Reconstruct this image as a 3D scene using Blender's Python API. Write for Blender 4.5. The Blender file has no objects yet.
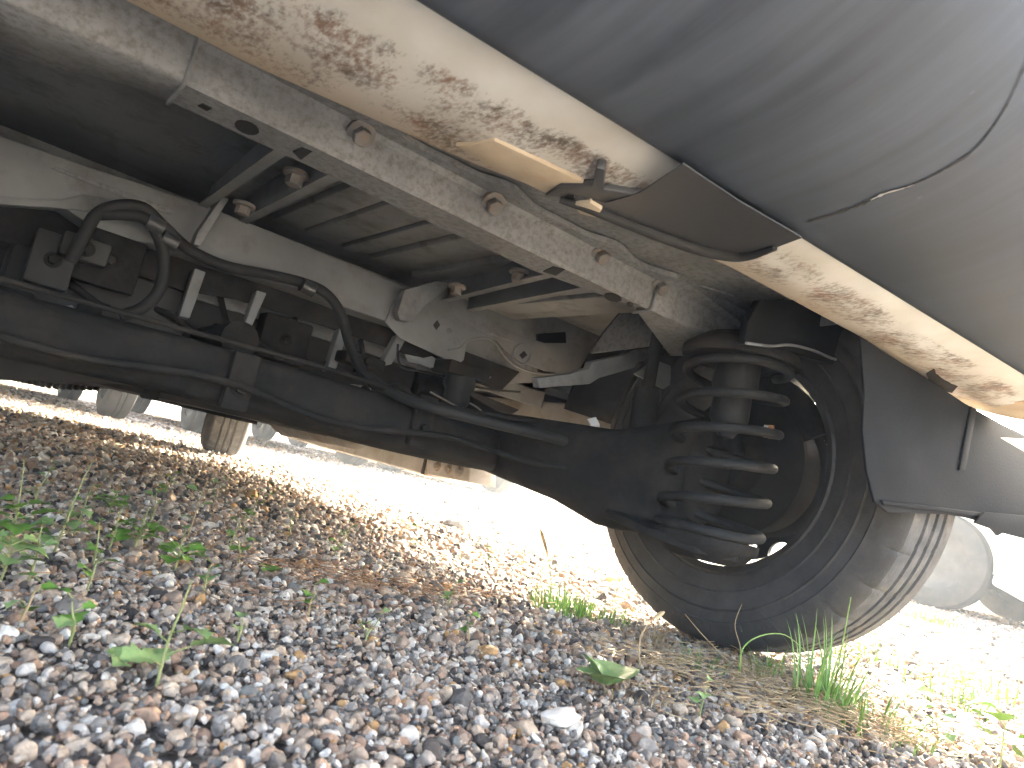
import bpy, bmesh, math, random
import numpy as np
from mathutils import Vector, Matrix, noise

random.seed(7); rng = np.random.default_rng(7)
scene = bpy.context.scene
col = scene.collection

# ------------------------------------------------------------------ camera
F, TH, PT, RO, ZC = 720.0, .6469, .1289, .2233, .2018
fw = Vector((math.sin(TH)*math.cos(PT), math.cos(TH)*math.cos(PT), math.sin(PT)))
rt0 = Vector((math.cos(TH), -math.sin(TH), 0)); up0 = rt0.cross(fw)
rt = math.cos(RO)*rt0 + math.sin(RO)*up0
up = -math.sin(RO)*rt0 + math.cos(RO)*up0
CAM = Vector((0, 0, ZC))
cd = bpy.data.cameras.new('camera'); co = bpy.data.objects.new('camera', cd); col.objects.link(co)
cd.sensor_width = 36; cd.lens = F/1024*36; cd.clip_start = .02; cd.clip_end = 3000
cd.dof.use_dof = True; cd.dof.focus_distance = 1.15; cd.dof.aperture_fstop = 13.0
co.matrix_world = Matrix((( rt.x, up.x, -fw.x, CAM.x), (rt.y, up.y, -fw.y, CAM.y), (rt.z, up.z, -fw.z, CAM.z), (0, 0, 0, 1)))
scene.camera = co

# ------------------------------------------------------------------ light
sdir = Vector((2.0, 1.0, 1.0)).normalized()          # towards the sun
elev = math.asin(sdir.z); azim = math.atan2(sdir.x, sdir.y)
w = bpy.data.worlds.new('World'); scene.world = w; w.use_nodes = True
nt = w.node_tree; bg = nt.nodes['Background']
sky = nt.nodes.new('ShaderNodeTexSky'); sky.sky_type = 'NISHITA'; sky.sun_disc = False
sky.sun_elevation = elev; sky.sun_rotation = azim; sky.air_density = .5; sky.dust_density = 6.0; sky.ozone_density = .2
nt.links.new(sky.outputs[0], bg.inputs[0]); bg.inputs[1].default_value = .15
sl = bpy.data.lights.new('sun', 'SUN'); sl.energy = 2.7; sl.angle = math.radians(.6); sl.color = (1, .99, .98)
so = bpy.data.objects.new('sun', sl); col.objects.link(so)
so.rotation_euler = (-sdir).to_track_quat('-Z', 'Y').to_euler(); so.location = (4, 6, 6)
scene.view_settings.view_transform = 'Standard'; scene.view_settings.look = 'None'
scene.view_settings.gamma = 1; scene.view_settings.exposure = 4.48
scene.view_settings.use_white_balance = True; scene.view_settings.white_balance_temperature = 7300; scene.view_settings.white_balance_tint = 3
scene.render.engine = 'CYCLES'
cy = scene.cycles
cy.max_bounces = 8; cy.diffuse_bounces = 7; cy.glossy_bounces = 4; cy.transmission_bounces = 4
cy.use_denoising = True
cy.sample_clamp_indirect = 8

# ------------------------------------------------------------------ pixel -> place
def ray(x, y): return rt*((x-512)/F) - up*((y-384)/F) + fw
def at(x, y, X=None, Y=None, Z=None, plane=None):
    d = ray(x, y)
    if plane is not None:
        n, k = Vector(plane[0]), plane[1]; return CAM + d*((k - n.dot(CAM))/n.dot(d))
    if X is not None: return CAM + d*((X-CAM.x)/d.x)
    if Y is not None: return CAM + d*((Y-CAM.y)/d.y)
    return CAM + d*((Z-CAM.z)/d.z)
def lerp(t, xs, ys): return float(np.interp(t, xs, ys))

# ------------------------------------------------------------------ materials
MATS = {}
def nodes(name):
    m = bpy.data.materials.new(name); m.use_nodes = True; MATS[name] = m
    t = m.node_tree; return m, t, t.nodes['Principled BSDF']
def N(t, kind, **k):
    n = t.nodes.new(kind)
    for a, v in k.items():
        if a.startswith('i_'): n.inputs[a[2:].replace('_', ' ')].default_value = v
        else: setattr(n, a, v)
    return n
def ramp(t, stops, interp='LINEAR'):
    r = t.nodes.new('ShaderNodeValToRGB'); r.color_ramp.interpolation = interp
    e = r.color_ramp.elements
    while len(e) < len(stops): e.new(.5)
    for el, (p, c) in zip(e, stops):
        el.position = p; el.color = (*c, 1) if len(c) == 3 else c
    return r
def surf(name, c1, c2, scale=20, rough=.7, rough2=None, metallic=0, bump=.2, bscale=None, spec=.5, lo=.35, hi=.65, stretch=None, dirt=None, dscale=4, dlo=.5, dhi=.7, coat=0):
    """two-tone procedural material with noise, optional dirt film and fine relief"""
    m, t, b = nodes(name); L = t.links
    tc = N(t, 'ShaderNodeTexCoord'); src = tc.outputs['Object']
    if stretch:
        mp = N(t, 'ShaderNodeMapping'); mp.inputs['Scale'].default_value = stretch; L.new(src, mp.inputs[0]); src = mp.outputs[0]
    n1 = N(t, 'ShaderNodeTexNoise', i_Scale=scale, i_Detail=8, i_Roughness=.6); L.new(src, n1.inputs['Vector'])
    r1 = ramp(t, [(lo, c1), (hi, c2)]); L.new(n1.outputs['Fac'], r1.inputs[0]); out = r1.outputs[0]
    if dirt:
        n2 = N(t, 'ShaderNodeTexNoise', i_Scale=dscale, i_Detail=10, i_Roughness=.68); L.new(tc.outputs['Object'], n2.inputs['Vector'])
        r2 = ramp(t, [(dlo, (0, 0, 0)), (dhi, (1, 1, 1))]); L.new(n2.outputs['Fac'], r2.inputs[0])
        mx = N(t, 'ShaderNodeMix', data_type='RGBA'); L.new(r2.outputs[0], mx.inputs[0]); L.new(out, mx.inputs[6]); mx.inputs[7].default_value = (*dirt, 1)
        out = mx.outputs[2]
    L.new(out, b.inputs['Base Color'])
    mr = N(t, 'ShaderNodeMapRange'); mr.inputs[3].default_value = rough; mr.inputs[4].default_value = rough2 or min(1, rough+.15)
    L.new(n1.outputs['Fac'], mr.inputs[0]); L.new(mr.outputs[0], b.inputs['Roughness'])
    b.inputs['Metallic'].default_value = metallic; b.inputs['Specular IOR Level'].default_value = spec; b.inputs['Coat Weight'].default_value = coat
    if bump:
        n3 = N(t, 'ShaderNodeTexNoise', i_Scale=bscale or scale*6, i_Detail=6); L.new(src, n3.inputs['Vector'])
        bp = N(t, 'ShaderNodeBump', i_Strength=bump, i_Distance=.002); L.new(n3.outputs['Fac'], bp.inputs['Height']); L.new(bp.outputs[0], b.inputs['Normal'])
    return m
surf('frame_metal', (.14, .146, .152), (.205, .212, .219), 9, .55, .75, bump=.35, bscale=220, dirt=(.085, .079, .071), dscale=110, dlo=.45, dhi=.72)
surf('member_metal', (.125, .131, .137), (.185, .192, .199), 6, .6, .8, bump=.2, bscale=120, dirt=(.09, .08, .07), dscale=16, dlo=.52, dhi=.8)
surf('floor_metal', (.125, .131, .137), (.18, .187, .194), 10, .6, .85, bump=.35, bscale=150, stretch=(1, .35, 1), dirt=(.075, .071, .065), dscale=14)
surf('bolt_metal', (.11, .104, .096), (.16, .15, .14), 40, .5, bump=.2, dirt=(.2, .11, .06), dscale=90)
surf('black_plastic', (.026, .027, .03), (.04, .041, .044), 5, .3, .5, bump=.12, bscale=500, dirt=(.085, .08, .074), dscale=3.5, dlo=.48, dhi=.85)
surf('liner_plastic', (.006, .0064, .007), (.011, .0115, .012), 8, .7, .9, bump=.3, bscale=260, dirt=(.018, .018, .018), dscale=6, dlo=.5, dhi=.9, spec=.1)
surf('rubber_hose', (.012, .012, .0125), (.022, .0215, .021), 30, .6, .8, bump=.2, spec=.3)
surf('tyre_rubber', (.02, .02, .0205), (.032, .031, .031), 14, .75, .95, bump=.3, bscale=300, dirt=(.065, .06, .055), dscale=10, dlo=.45, dhi=.8)
surf('tread_rubber', (.038, .039, .04), (.07, .07, .071), 40, .85, .98, bump=.5, bscale=300, dirt=(.11, .107, .104), dscale=24, dlo=.45, dhi=.7)
surf('black_steel', (.014, .0138, .0135), (.024, .023, .022), 14, .85, 1, bump=.6, bscale=90, dirt=(.06, .05, .042), dscale=8, dlo=.48, dhi=.9, spec=.12)
surf('spring_steel', (.012, .012, .0125), (.02, .02, .02), 20, .6, .8, bump=.2, dirt=(.04, .037, .034), dscale=14, dlo=.5, dhi=.9, spec=.2)
surf('wheel_steel', (.03, .03, .031), (.06, .06, .06), 14, .45, .65, metallic=.3, bump=.2, dirt=(.025, .023, .02), dscale=10, dlo=.4, dhi=.8)
surf('tank_plastic', (.014, .014, .0145), (.024, .0235, .023), 6, .6, .85, bump=.2, dirt=(.05, .045, .04), dscale=5, dlo=.4, dhi=.9)
surf('white_paint', (.72, .71, .68), (.78, .775, .75), 3, .3, .45, bump=.02, coat=.3, dirt=(.55, .5, .42), dscale=3, dlo=.6, dhi=.9)
surf('silver_paint', (.42, .44, .46), (.5, .52, .54), 3, .3, .4, metallic=.5, bump=.02, coat=.4)
surf('blue_paint', (.1, .17, .3), (.13, .21, .36), 3, .3, .4, bump=.02, coat=.4)
surf('grey_paint', (.18, .19, .2), (.22, .23, .24), 3, .3, .4, bump=.02, coat=.4)
surf('cream_primer', (.34, .27, .19), (.42, .35, .26), 18, .6, .8, bump=.15, dirt=(.38, .25, .14), dscale=26, dlo=.55, dhi=.8)
surf('aluminium', (.5, .49, .47), (.62, .61, .59), 20, .35, .55, metallic=.6, bump=.2, dirt=(.25, .2, .15), dscale=10, dlo=.5, dhi=.85)
surf('sill_metal', (.2, .19, .175), (.3, .285, .265), 9, .6, .8, bump=.3, bscale=160, dirt=(.16, .12, .09), dscale=11)
surf('lamp_red', (.35, .02, .02), (.42, .03, .03), 10, .15, .2, bump=0)
surf('lamp_clear', (.6, .62, .64), (.7, .71, .72), 10, .1, .15, bump=0)
surf('cap_brown', (.3, .12, .05), (.42, .22, .1), 60, .5, .6, bump=.1)
surf('leaf_green', (.09, .19, .03), (.17, .31, .06), 60, .45, .6, bump=.3, bscale=300, spec=.4)
surf('leaf_pale', (.16, .26, .09), (.27, .37, .14), 60, .5, .65, bump=.3, bscale=300, spec=.4)
surf('leaf_yellow', (.3, .28, .05), (.42, .36, .1), 50, .5, .65, bump=.3, bscale=300, spec=.4)
surf('stem_green', (.17, .2, .06), (.3, .3, .13), 60, .6, bump=.1)
surf('grass_green', (.1, .2, .03), (.2, .32, .07), 60, .5, bump=.1)
surf('grass_dry', (.3, .2, .1), (.46, .34, .19), 60, .7, bump=.1)
surf('needle_brown', (.2, .095, .04), (.36, .2, .1), 80, .7, bump=.1)
surf('rock_dark', (.1, .095, .09), (.2, .19, .18), 60, .8, bump=.6, bscale=200)
surf('rock_white', (.42, .37, .32), (.6, .55, .49), 60, .8, bump=.6, bscale=200)
surf('concrete', (.3, .29, .27), (.42, .41, .38), 10, .8, bump=.3)
for nm in ('leaf_green', 'leaf_pale', 'leaf_yellow', 'grass_green'):
    MATS[nm].node_tree.nodes['Principled BSDF'].inputs['Transmission Weight'].default_value = 0
    b = MATS[nm].node_tree.nodes['Principled BSDF']; b.inputs['Subsurface Weight'].default_value = .0
m, t, b = nodes('glass_dark'); b.inputs['Base Color'].default_value = (.02, .024, .028, 1); b.inputs['Roughness'].default_value = .06
nz = N(t, 'ShaderNodeTexNoise', i_Scale=3.0); mr = N(t, 'ShaderNodeMapRange'); mr.inputs[3].default_value = .04; mr.inputs[4].default_value = .12
t.links.new(nz.outputs[0], mr.inputs[0]); t.links.new(mr.outputs[0], b.inputs['Roughness'])

# rusty white valance (uses UV: u along the car's width in metres, v across the panel)
m, t, b = nodes('rusty_white'); L = t.links
tc = N(t, 'ShaderNodeTexCoord'); sp = N(t, 'ShaderNodeSeparateXYZ'); L.new(tc.outputs['UV'], sp.inputs[0])
n1 = N(t, 'ShaderNodeTexNoise', i_Scale=9, i_Detail=6); L.new(tc.outputs['Object'], n1.inputs['Vector'])
base = ramp(t, [(.3, (.39, .375, .335)), (.65, (.54, .55, .545))]); L.new(n1.outputs['Fac'], base.inputs[0])
# tan film towards the inner edge
tan = ramp(t, [(.55, (0, 0, 0)), (.98, (.85, .85, .85))]); L.new(sp.outputs['Y'], tan.inputs[0])
mx1 = N(t, 'ShaderNodeMix', data_type='RGBA'); L.new(tan.outputs[0], mx1.inputs[0]); L.new(base.outputs[0], mx1.inputs[6]); mx1.inputs[7].default_value = (.33, .255, .175, 1)
# speckled grime and rust in a belt along the middle
belt = ramp(t, [(.2, (0, 0, 0)), (.42, (.96, .96, .96)), (.7, (1, 1, 1)), (.95, (.72, .72, .72))]); L.new(sp.outputs['Y'], belt.inputs[0])
mp = N(t, 'ShaderNodeMapping'); mp.inputs['Scale'].default_value = (1, .5, 1); L.new(tc.outputs['Object'], mp.inputs[0])
n2 = N(t, 'ShaderNodeTexNoise', i_Scale=210, i_Detail=5, i_Roughness=.7); L.new(mp.outputs[0], n2.inputs['Vector'])
n2b = N(t, 'ShaderNodeTexNoise', i_Scale=16, i_Detail=6); L.new(tc.outputs['Object'], n2b.inputs['Vector'])
s1 = N(t, 'ShaderNodeMath', operation='MULTIPLY'); L.new(n2.outputs['Fac'], s1.inputs[0]); L.new(belt.outputs[0], s1.inputs[1])
s2 = N(t, 'ShaderNodeMath', operation='MULTIPLY'); L.new(s1.outputs[0], s2.inputs[0]); L.new(n2b.outputs['Fac'], s2.inputs[1])
sp_r = ramp(t, [(.205, (0, 0, 0)), (.265, (.5, .5, .5)), (.34, (.92, .92, .92))]); L.new(s2.outputs[0], sp_r.inputs[0])
n3 = N(t, 'ShaderNodeTexNoise', i_Scale=30, i_Detail=4); L.new(tc.outputs['Object'], n3.inputs['Vector'])
rc = ramp(t, [(.35, (.06, .042, .03)), (.65, (.17, .085, .045))]); L.new(n3.outputs['Fac'], rc.inputs[0])
mx2 = N(t, 'ShaderNodeMix', data_type='RGBA'); L.new(sp_r.outputs[0], mx2.inputs[0]); L.new(mx1.outputs[2], mx2.inputs[6]); L.new(rc.outputs[0], mx2.inputs[7])
L.new(mx2.outputs[2], b.inputs['Base Color']); b.inputs['Roughness'].default_value = .55
bp = N(t, 'ShaderNodeBump', i_Strength=.4, i_Distance=.002); L.new(s2.outputs[0], bp.inputs['Height']); L.new(bp.outputs[0], b.inputs['Normal'])

# bumper plastic with long wiped streaks
m, t, b = nodes('bumper_plastic'); L = t.links
tc = N(t, 'ShaderNodeTexCoord'); mp = N(t, 'ShaderNodeMapping'); mp.inputs['Rotation'].default_value = (0, 0, .5); mp.inputs['Scale'].default_value = (26, 1.6, 3); L.new(tc.outputs['Object'], mp.inputs[0])
n1 = N(t, 'ShaderNodeTexNoise', i_Scale=1.6, i_Detail=7, i_Roughness=.6); L.new(mp.outputs[0], n1.inputs['Vector'])
n2 = N(t, 'ShaderNodeTexNoise', i_Scale=3.2, i_Detail=5); L.new(tc.outputs['Object'], n2.inputs['Vector'])
mu = N(t, 'ShaderNodeMath', operation='MULTIPLY'); L.new(n1.outputs['Fac'], mu.inputs[0]); L.new(n2.outputs['Fac'], mu.inputs[1])
r1 = ramp(t, [(.15, (.026, .033, .044)), (.42, (.062, .074, .094))]); L.new(mu.outputs[0], r1.inputs[0])
n4 = N(t, 'ShaderNodeTexVoronoi', i_Scale=16.0); L.new(tc.outputs['Object'], n4.inputs['Vector'])
r4 = ramp(t, [(.045, (.5, .5, .5)), (.075, (0, 0, 0))]); L.new(n4.outputs['Distance'], r4.inputs[0])
mx = N(t, 'ShaderNodeMix', data_type='RGBA'); L.new(r4.outputs[0], mx.inputs[0]); L.new(r1.outputs[0], mx.inputs[6]); mx.inputs[7].default_value = (.12, .12, .12, 1)
L.new(mx.outputs[2], b.inputs['Base Color'])
r2 = ramp(t, [(.15, (.5, .5, .5)), (.4, (.68, .68, .68))]); L.new(mu.outputs[0], r2.inputs[0]); L.new(r2.outputs[0], b.inputs['Roughness'])
b.inputs['Specular IOR Level'].default_value = .26

# gravel stones: one colour per stone
m, t, b = nodes('gravel_stone'); L = t.links
oi = N(t, 'ShaderNodeObjectInfo')
st = [(0, (0.082, 0.067, 0.058)), (0.07, (0.154, 0.133, 0.117)), (0.14, (0.412, 0.295, 0.214)), (0.24, (0.258, 0.222, 0.19)), (0.34, (0.515, 0.384, 0.279)), (0.44, (0.35, 0.222, 0.154)), (0.52, (0.391, 0.325, 0.27)), (0.61, (0.567, 0.443, 0.335)), (0.69, (0.659, 0.571, 0.484)), (0.78, (0.484, 0.305, 0.204)), (0.83, (0.196, 0.187, 0.168)), (0.865, (0.7, 0.611, 0.513)), (0.93, (0.556, 0.315, 0.14)), (0.957, (0.803, 0.729, 0.633))]
r1 = ramp(t, st, 'CONSTANT'); L.new(oi.outputs['Random'], r1.inputs[0])
tc = N(t, 'ShaderNodeTexCoord')
n1 = N(t, 'ShaderNodeTexNoise', i_Scale=2.2, i_Detail=8, i_Roughness=.7); L.new(tc.outputs['Object'], n1.inputs['Vector'])
mr = N(t, 'ShaderNodeMapRange'); mr.inputs[1].default_value = .3; mr.inputs[2].default_value = .7; mr.inputs[3].default_value = .62; mr.inputs[4].default_value = 1.28; L.new(n1.outputs['Fac'], mr.inputs[0])
mx = N(t, 'ShaderNodeMix', data_type='RGBA', blend_type='MULTIPLY'); mx.inputs[0].default_value = 1; L.new(r1.outputs[0], mx.inputs[6]); L.new(mr.outputs[0], mx.inputs[7])
L.new(mx.outputs[2], b.inputs['Base Color']); b.inputs['Roughness'].default_value = .7; b.inputs['Specular IOR Level'].default_value = .28
bp = N(t, 'ShaderNodeBump', i_Strength=.5, i_Distance=.05); L.new(n1.outputs['Fac'], bp.inputs['Height']); L.new(bp.outputs[0], b.inputs['Normal'])

# ground under and beyond the stones
m, t, b = nodes('gravel_ground'); L = t.links
tc = N(t, 'ShaderNodeTexCoord'); v = N(t, 'ShaderNodeTexVoronoi', i_Scale=75.0); L.new(tc.outputs['Object'], v.inputs['Vector'])
sx = N(t, 'ShaderNodeSeparateColor'); L.new(v.outputs['Color'], sx.inputs[0])
r1 = ramp(t, [(0, (.07, .068, .066)), (.3, (.17, .15, .135)), (.6, (.27, .235, .2)), (.85, (.38, .35, .31)), (1, (.55, .52, .48))]); L.new(sx.outputs[0], r1.inputs[0])
L.new(r1.outputs[0], b.inputs['Base Color']); b.inputs['Roughness'].default_value = .85
iv = N(t, 'ShaderNodeMath', operation='SUBTRACT'); iv.inputs[0].default_value = 1; L.new(v.outputs['Distance'], iv.inputs[1])
bp = N(t, 'ShaderNodeBump', i_Strength=.8, i_Distance=.006); L.new(iv.outputs[0], bp.inputs['Height']); L.new(bp.outputs[0], b.inputs['Normal'])

# ------------------------------------------------------------------ mesh helpers
def link(name, me, mat, parent=None, smooth=None):
    if mat: me.materials.append(MATS[mat] if isinstance(mat, str) else mat)
    if smooth is not None:
        me.polygons.foreach_set('use_smooth', [True]*len(me.polygons))
        if smooth < 180: me.set_sharp_from_angle(angle=math.radians(smooth))
    o = bpy.data.objects.new(name, me); col.objects.link(o)
    if parent:
        o.parent = parent
        if parent.type == 'EMPTY' : o.location = -parent.location
    return o
def mesh(name, vs, fs, mat, parent=None, smooth=35, bevel=0, seg=2):
    me = bpy.data.meshes.new(name); me.from_pydata([tuple(v) for v in vs], [], fs)
    bm = bmesh.new(); bm.from_mesh(me); bmesh.ops.recalc_face_normals(bm, faces=bm.faces)
    if bevel:
        ed = [e for e in bm.edges if len(e.link_faces) == 2 and e.calc_face_angle() > .5]
        bmesh.ops.bevel(bm, geom=ed, offset=bevel, segments=seg, profile=.5, affect='EDGES', clamp_overlap=True)
    bm.to_mesh(me); bm.free()
    return link(name, me, mat, parent, smooth)
def box(name, lo, hi, mat, parent=None, bevel=.003):
    (a, b, c), (d, e, f) = lo, hi
    vs = [(a, b, c), (d, b, c), (d, e, c), (a, e, c), (a, b, f), (d, b, f), (d, e, f), (a, e, f)]
    return mesh(name, vs, [(0, 3, 2, 1), (4, 5, 6, 7), (0, 1, 5, 4), (1, 2, 6, 5), (2, 3, 7, 6), (3, 0, 4, 7)], mat, parent, 35, bevel)
def prism(name, pts, ext, mat, parent=None, bevel=.002):
    """planar outline extruded by a vector"""
    ext = Vector(ext); pts = [Vector(p) for p in pts]; n = len(pts)
    vs = pts + [p+ext for p in pts]
    fs = [tuple(range(n))[::-1], tuple(range(n, 2*n))] + [(i, (i+1) % n, n+(i+1) % n, n+i) for i in range(n)]
    return mesh(name, vs, fs, mat, parent, 35, bevel)
def smooth_path(pts, k=6):
    pts = [Vector(p) for p in pts]; out = []
    for i in range(len(pts)-1):
        p0 = pts[max(i-1, 0)]; p1 = pts[i]; p2 = pts[i+1]; p3 = pts[min(i+2, len(pts)-1)]
        for j in range(k):
            s = j/k
            out.append(.5*((2*p1)+(p2-p0)*s+(2*p0-5*p1+4*p2-p3)*s*s+(3*p1-p0-3*p2+p3)*s**3))
    return out+[pts[-1]]
def tube(name, pts, r, mat, parent=None, n=10, caps=True, geo=False):
    pts = [Vector(p) for p in pts]; vs = []; fs = []
    T0 = (pts[1]-pts[0]).normalized(); u = T0.orthogonal().normalized()
    for i, p in enumerate(pts):
        T = (pts[min(i+1, len(pts)-1)]-pts[max(i-1, 0)]).normalized()
        u = (u-T*u.dot(T)).normalized(); v = T.cross(u)
        rr = r[i] if hasattr(r, '__len__') else r
        for k in range(n):
            a = 2*math.pi*k/n; vs.append(p+(u*math.cos(a)+v*math.sin(a))*rr)
    for i in range(len(pts)-1):
        for k in range(n): fs.append((i*n+k, i*n+(k+1) % n, (i+1)*n+(k+1) % n, (i+1)*n+k))
    if caps: fs += [tuple(range(n))[::-1], tuple(range((len(pts)-1)*n, len(pts)*n))]
    if geo: return vs, fs
    return mesh(name, vs, fs, mat, parent, 50)
def loft(name, rings, mat, parent=None, closed=True, caps=True, smooth=40):
    n = len(rings[0]); vs = [p for r in rings for p in r]; fs = []
    for i in range(len(rings)-1):
        for k in range(n if closed else n-1): fs.append((i*n+k, i*n+(k+1) % n, (i+1)*n+(k+1) % n, (i+1)*n+k))
    if caps and closed: fs += [tuple(range(n))[::-1], tuple(range((len(rings)-1)*n, len(rings)*n))]
    return mesh(name, vs, fs, mat, parent, smooth)
def lathe_geo(prof, c, seg=64, closed=False, mod=None):
    """profile of (x offset, radius) turned about the X axis through c"""
    n = len(prof); vs = []; fs = []
    for i in range(seg):
        a = 2*math.pi*i/seg
        for k, (x, r) in enumerate(prof):
            if mod: r += mod(k, i, x)
            vs.append((c[0]+x, c[1]+r*math.sin(a), c[2]+r*math.cos(a)))
    for i in range(seg):
        j = (i+1) % seg
        for k in range(n if closed else n-1):
            l = (k+1) % n; fs.append((i*n+k, i*n+l, j*n+l, j*n+k))
    return vs, fs
def lathe(name, prof, c, mat, parent=None, seg=64, closed=False, mod=None, smooth=35):
    vs, fs = lathe_geo(prof, c, seg, closed, mod); return mesh(name, vs, fs, mat, parent, smooth)
def empty(name, loc, label=None, cat=None, group=None):
    o = bpy.data.objects.new(name, None); col.objects.link(o); o.location = loc; o.empty_display_size = .1
    if label: o['label'] = label; o['category'] = cat
    if group: o['group'] = group
    return o
def tag(o, label, cat, group=None):
    o['label'] = label; o['category'] = cat
    if group: o['group'] = group
    return o

# ================================================================== SETTING
me = bpy.data.meshes.new('ground'); g = 600
me.from_pydata([(-g, -g, -.012), (g, -g, -.012), (g, g, -.012), (-g, g, -.012)], [], [(0, 1, 2, 3)])
ground = link('ground', me, 'gravel_ground'); ground['kind'] = 'structure'

# gravel: stones scattered by geometry nodes
protos = bpy.data.collections.new('gravel_stone_shapes')
for i in range(12):
    bm = bmesh.new(); bmesh.ops.create_icosphere(bm, subdivisions=3 if i < 12 else 2, radius=.5)
    sx, sy, sz = random.uniform(.8, 1.2), random.uniform(.65, 1.0), random.uniform(.5, .8)
    off = Vector((i*7.1, i*3.3, i*1.7)); cuts = [(Vector((random.gauss(0, 1), random.gauss(0, 1), random.gauss(0, 1))).normalized(), random.uniform(.24, .4)) for _ in range(12)]
    for v in bm.verts:
        p = v.co.copy()
        for n_, d_ in cuts:
            e_ = p.dot(n_)-d_
            if e_ > 0: p -= n_*e_*.96
        p *= 1+.14*noise.noise(p*2.6+off)
        v.co = Vector((p.x*sx, p.y*sy, p.z*sz))
    me = bpy.data.meshes.new('stone_shape'); bm.to_mesh(me); bm.free()
    me.materials.append(MATS['gravel_stone']); me.polygons.foreach_set('use_smooth', [True]*len(me.polygons))
    protos.objects.link(bpy.data.objects.new('stone_shape', me))
def zone(n, xlo, xhi, ylo, yhi, dmin, dmax, s_mu, s_sg, zj):
    x = rng.uniform(xlo, xhi, n); y = rng.uniform(ylo, yhi, n)
    d = np.hypot(x, y); ang = np.degrees(np.arctan2(x, y))
    k = (d >= dmin) & (d < dmax) & (ang > -14) & (ang < 96)
    x, y = x[k], y[k]; s = np.clip(rng.lognormal(np.log(s_mu), s_sg, len(x)), .0045, .05)
    return np.stack([x, y, rng.uniform(-zj, zj*.3, len(x))-.004], -1), s
Z = [zone(460000, -.6, 2.0, 0, 2.0, .2, .95, .0072, .46, .005), zone(160000, -.8, 2.5, 0, 2.5, .95, 1.7, .0122, .34, .006),
     zone(70000, -1, 4.2, 0, 4.2, 1.7, 3.2, .019, .3, .006), zone(60000, -2, 7, 0, 7, 3.2, 6, .026, .25, .006), zone(90000, -4, 15, 0, 15, 6, 14, .045, .25, .006)]
dens = [30000, 15000, 5000, 1800, 450]
P_, S_ = [], []
for (p, s), d_, (a0, a1) in zip(Z, dens, [(.2, .95), (.95, 1.7), (1.7, 3.2), (3.2, 6), (6, 14)]):
    area = math.radians(110)/2*(a1*a1-a0*a0); n = min(len(p), int(area*d_)); P_.append(p[:n]); S_.append(s[:n])
P_ = np.concatenate(P_); S_ = np.concatenate(S_)
P_[:, 2] += .004*np.sin(P_[:, 0]*5.1+1)*np.sin(P_[:, 1]*4.3)
me = bpy.data.meshes.new('gravel'); me.vertices.add(len(P_)); me.vertices.foreach_set('co', P_.ravel().astype(np.float32))
a = me.attributes.new('size', 'FLOAT', 'POINT'); a.data.foreach_set('value', S_.astype(np.float32))
a = me.attributes.new('turn', 'FLOAT_VECTOR', 'POINT')
tr = np.stack([rng.normal(0, .5, len(P_)), rng.normal(0, .5, len(P_)), rng.uniform(0, 6.28, len(P_))], -1); a.data.foreach_set('vector', tr.ravel().astype(np.float32))
a = me.attributes.new('pick', 'INT', 'POINT'); a.data.foreach_set('value', rng.integers(0, 12, len(P_)).astype(np.int32))
gravel = link('gravel', me, None); gravel['kind'] = 'stuff'; tag(gravel, 'loose grey, tan and white gravel covering the ground', 'gravel')
ng = bpy.data.node_groups.new('scatter_stones', 'GeometryNodeTree')
ng.interface.new_socket('Geometry', in_out='INPUT', socket_type='NodeSocketGeometry'); ng.interface.new_socket('Geometry', in_out='OUTPUT', socket_type='NodeSocketGeometry')
gi = ng.nodes.new('NodeGroupInput'); go = ng.nodes.new('NodeGroupOutput')
ip = ng.nodes.new('GeometryNodeInstanceOnPoints'); ci = ng.nodes.new('GeometryNodeCollectionInfo')
ci.inputs['Collection'].default_value = protos; ci.inputs['Separate Children'].default_value = True; ci.inputs['Reset Children'].default_value = True
def attr(name, dt):
    n = ng.nodes.new('GeometryNodeInputNamedAttribute'); n.data_type = dt; n.inputs[0].default_value = name; return n.outputs[0]
er = ng.nodes.new('FunctionNodeEulerToRotation')
ng.links.new(attr('turn', 'FLOAT_VECTOR'), er.inputs[0])
for s_, d_ in ((gi.outputs[0], ip.inputs['Points']), (ci.outputs[0], ip.inputs['Instance']), (attr('pick', 'INT'), ip.inputs['Instance Index']), (er.outputs[0], ip.inputs['Rotation']), (attr('size', 'FLOAT'), ip.inputs['Scale']), (ip.outputs[0], go.inputs[0])): ng.links.new(s_, d_)
ip.inputs['Pick Instance'].default_value = True
md = gravel.modifiers.new('scatter', 'NODES'); md.node_group = ng

# ================================================================== VAN
XC = .36                                  # the van's centre line
van = empty('van', (XC, .4, 0), 'white van with rusty underbody and black rear bumper, seen from underneath', 'van')
XR, XL = 1.362, -.642                      # outer faces of the body sides
WX, WY, WR = 1.178, .774, .32              # right rear wheel
WB = 3.09
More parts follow.
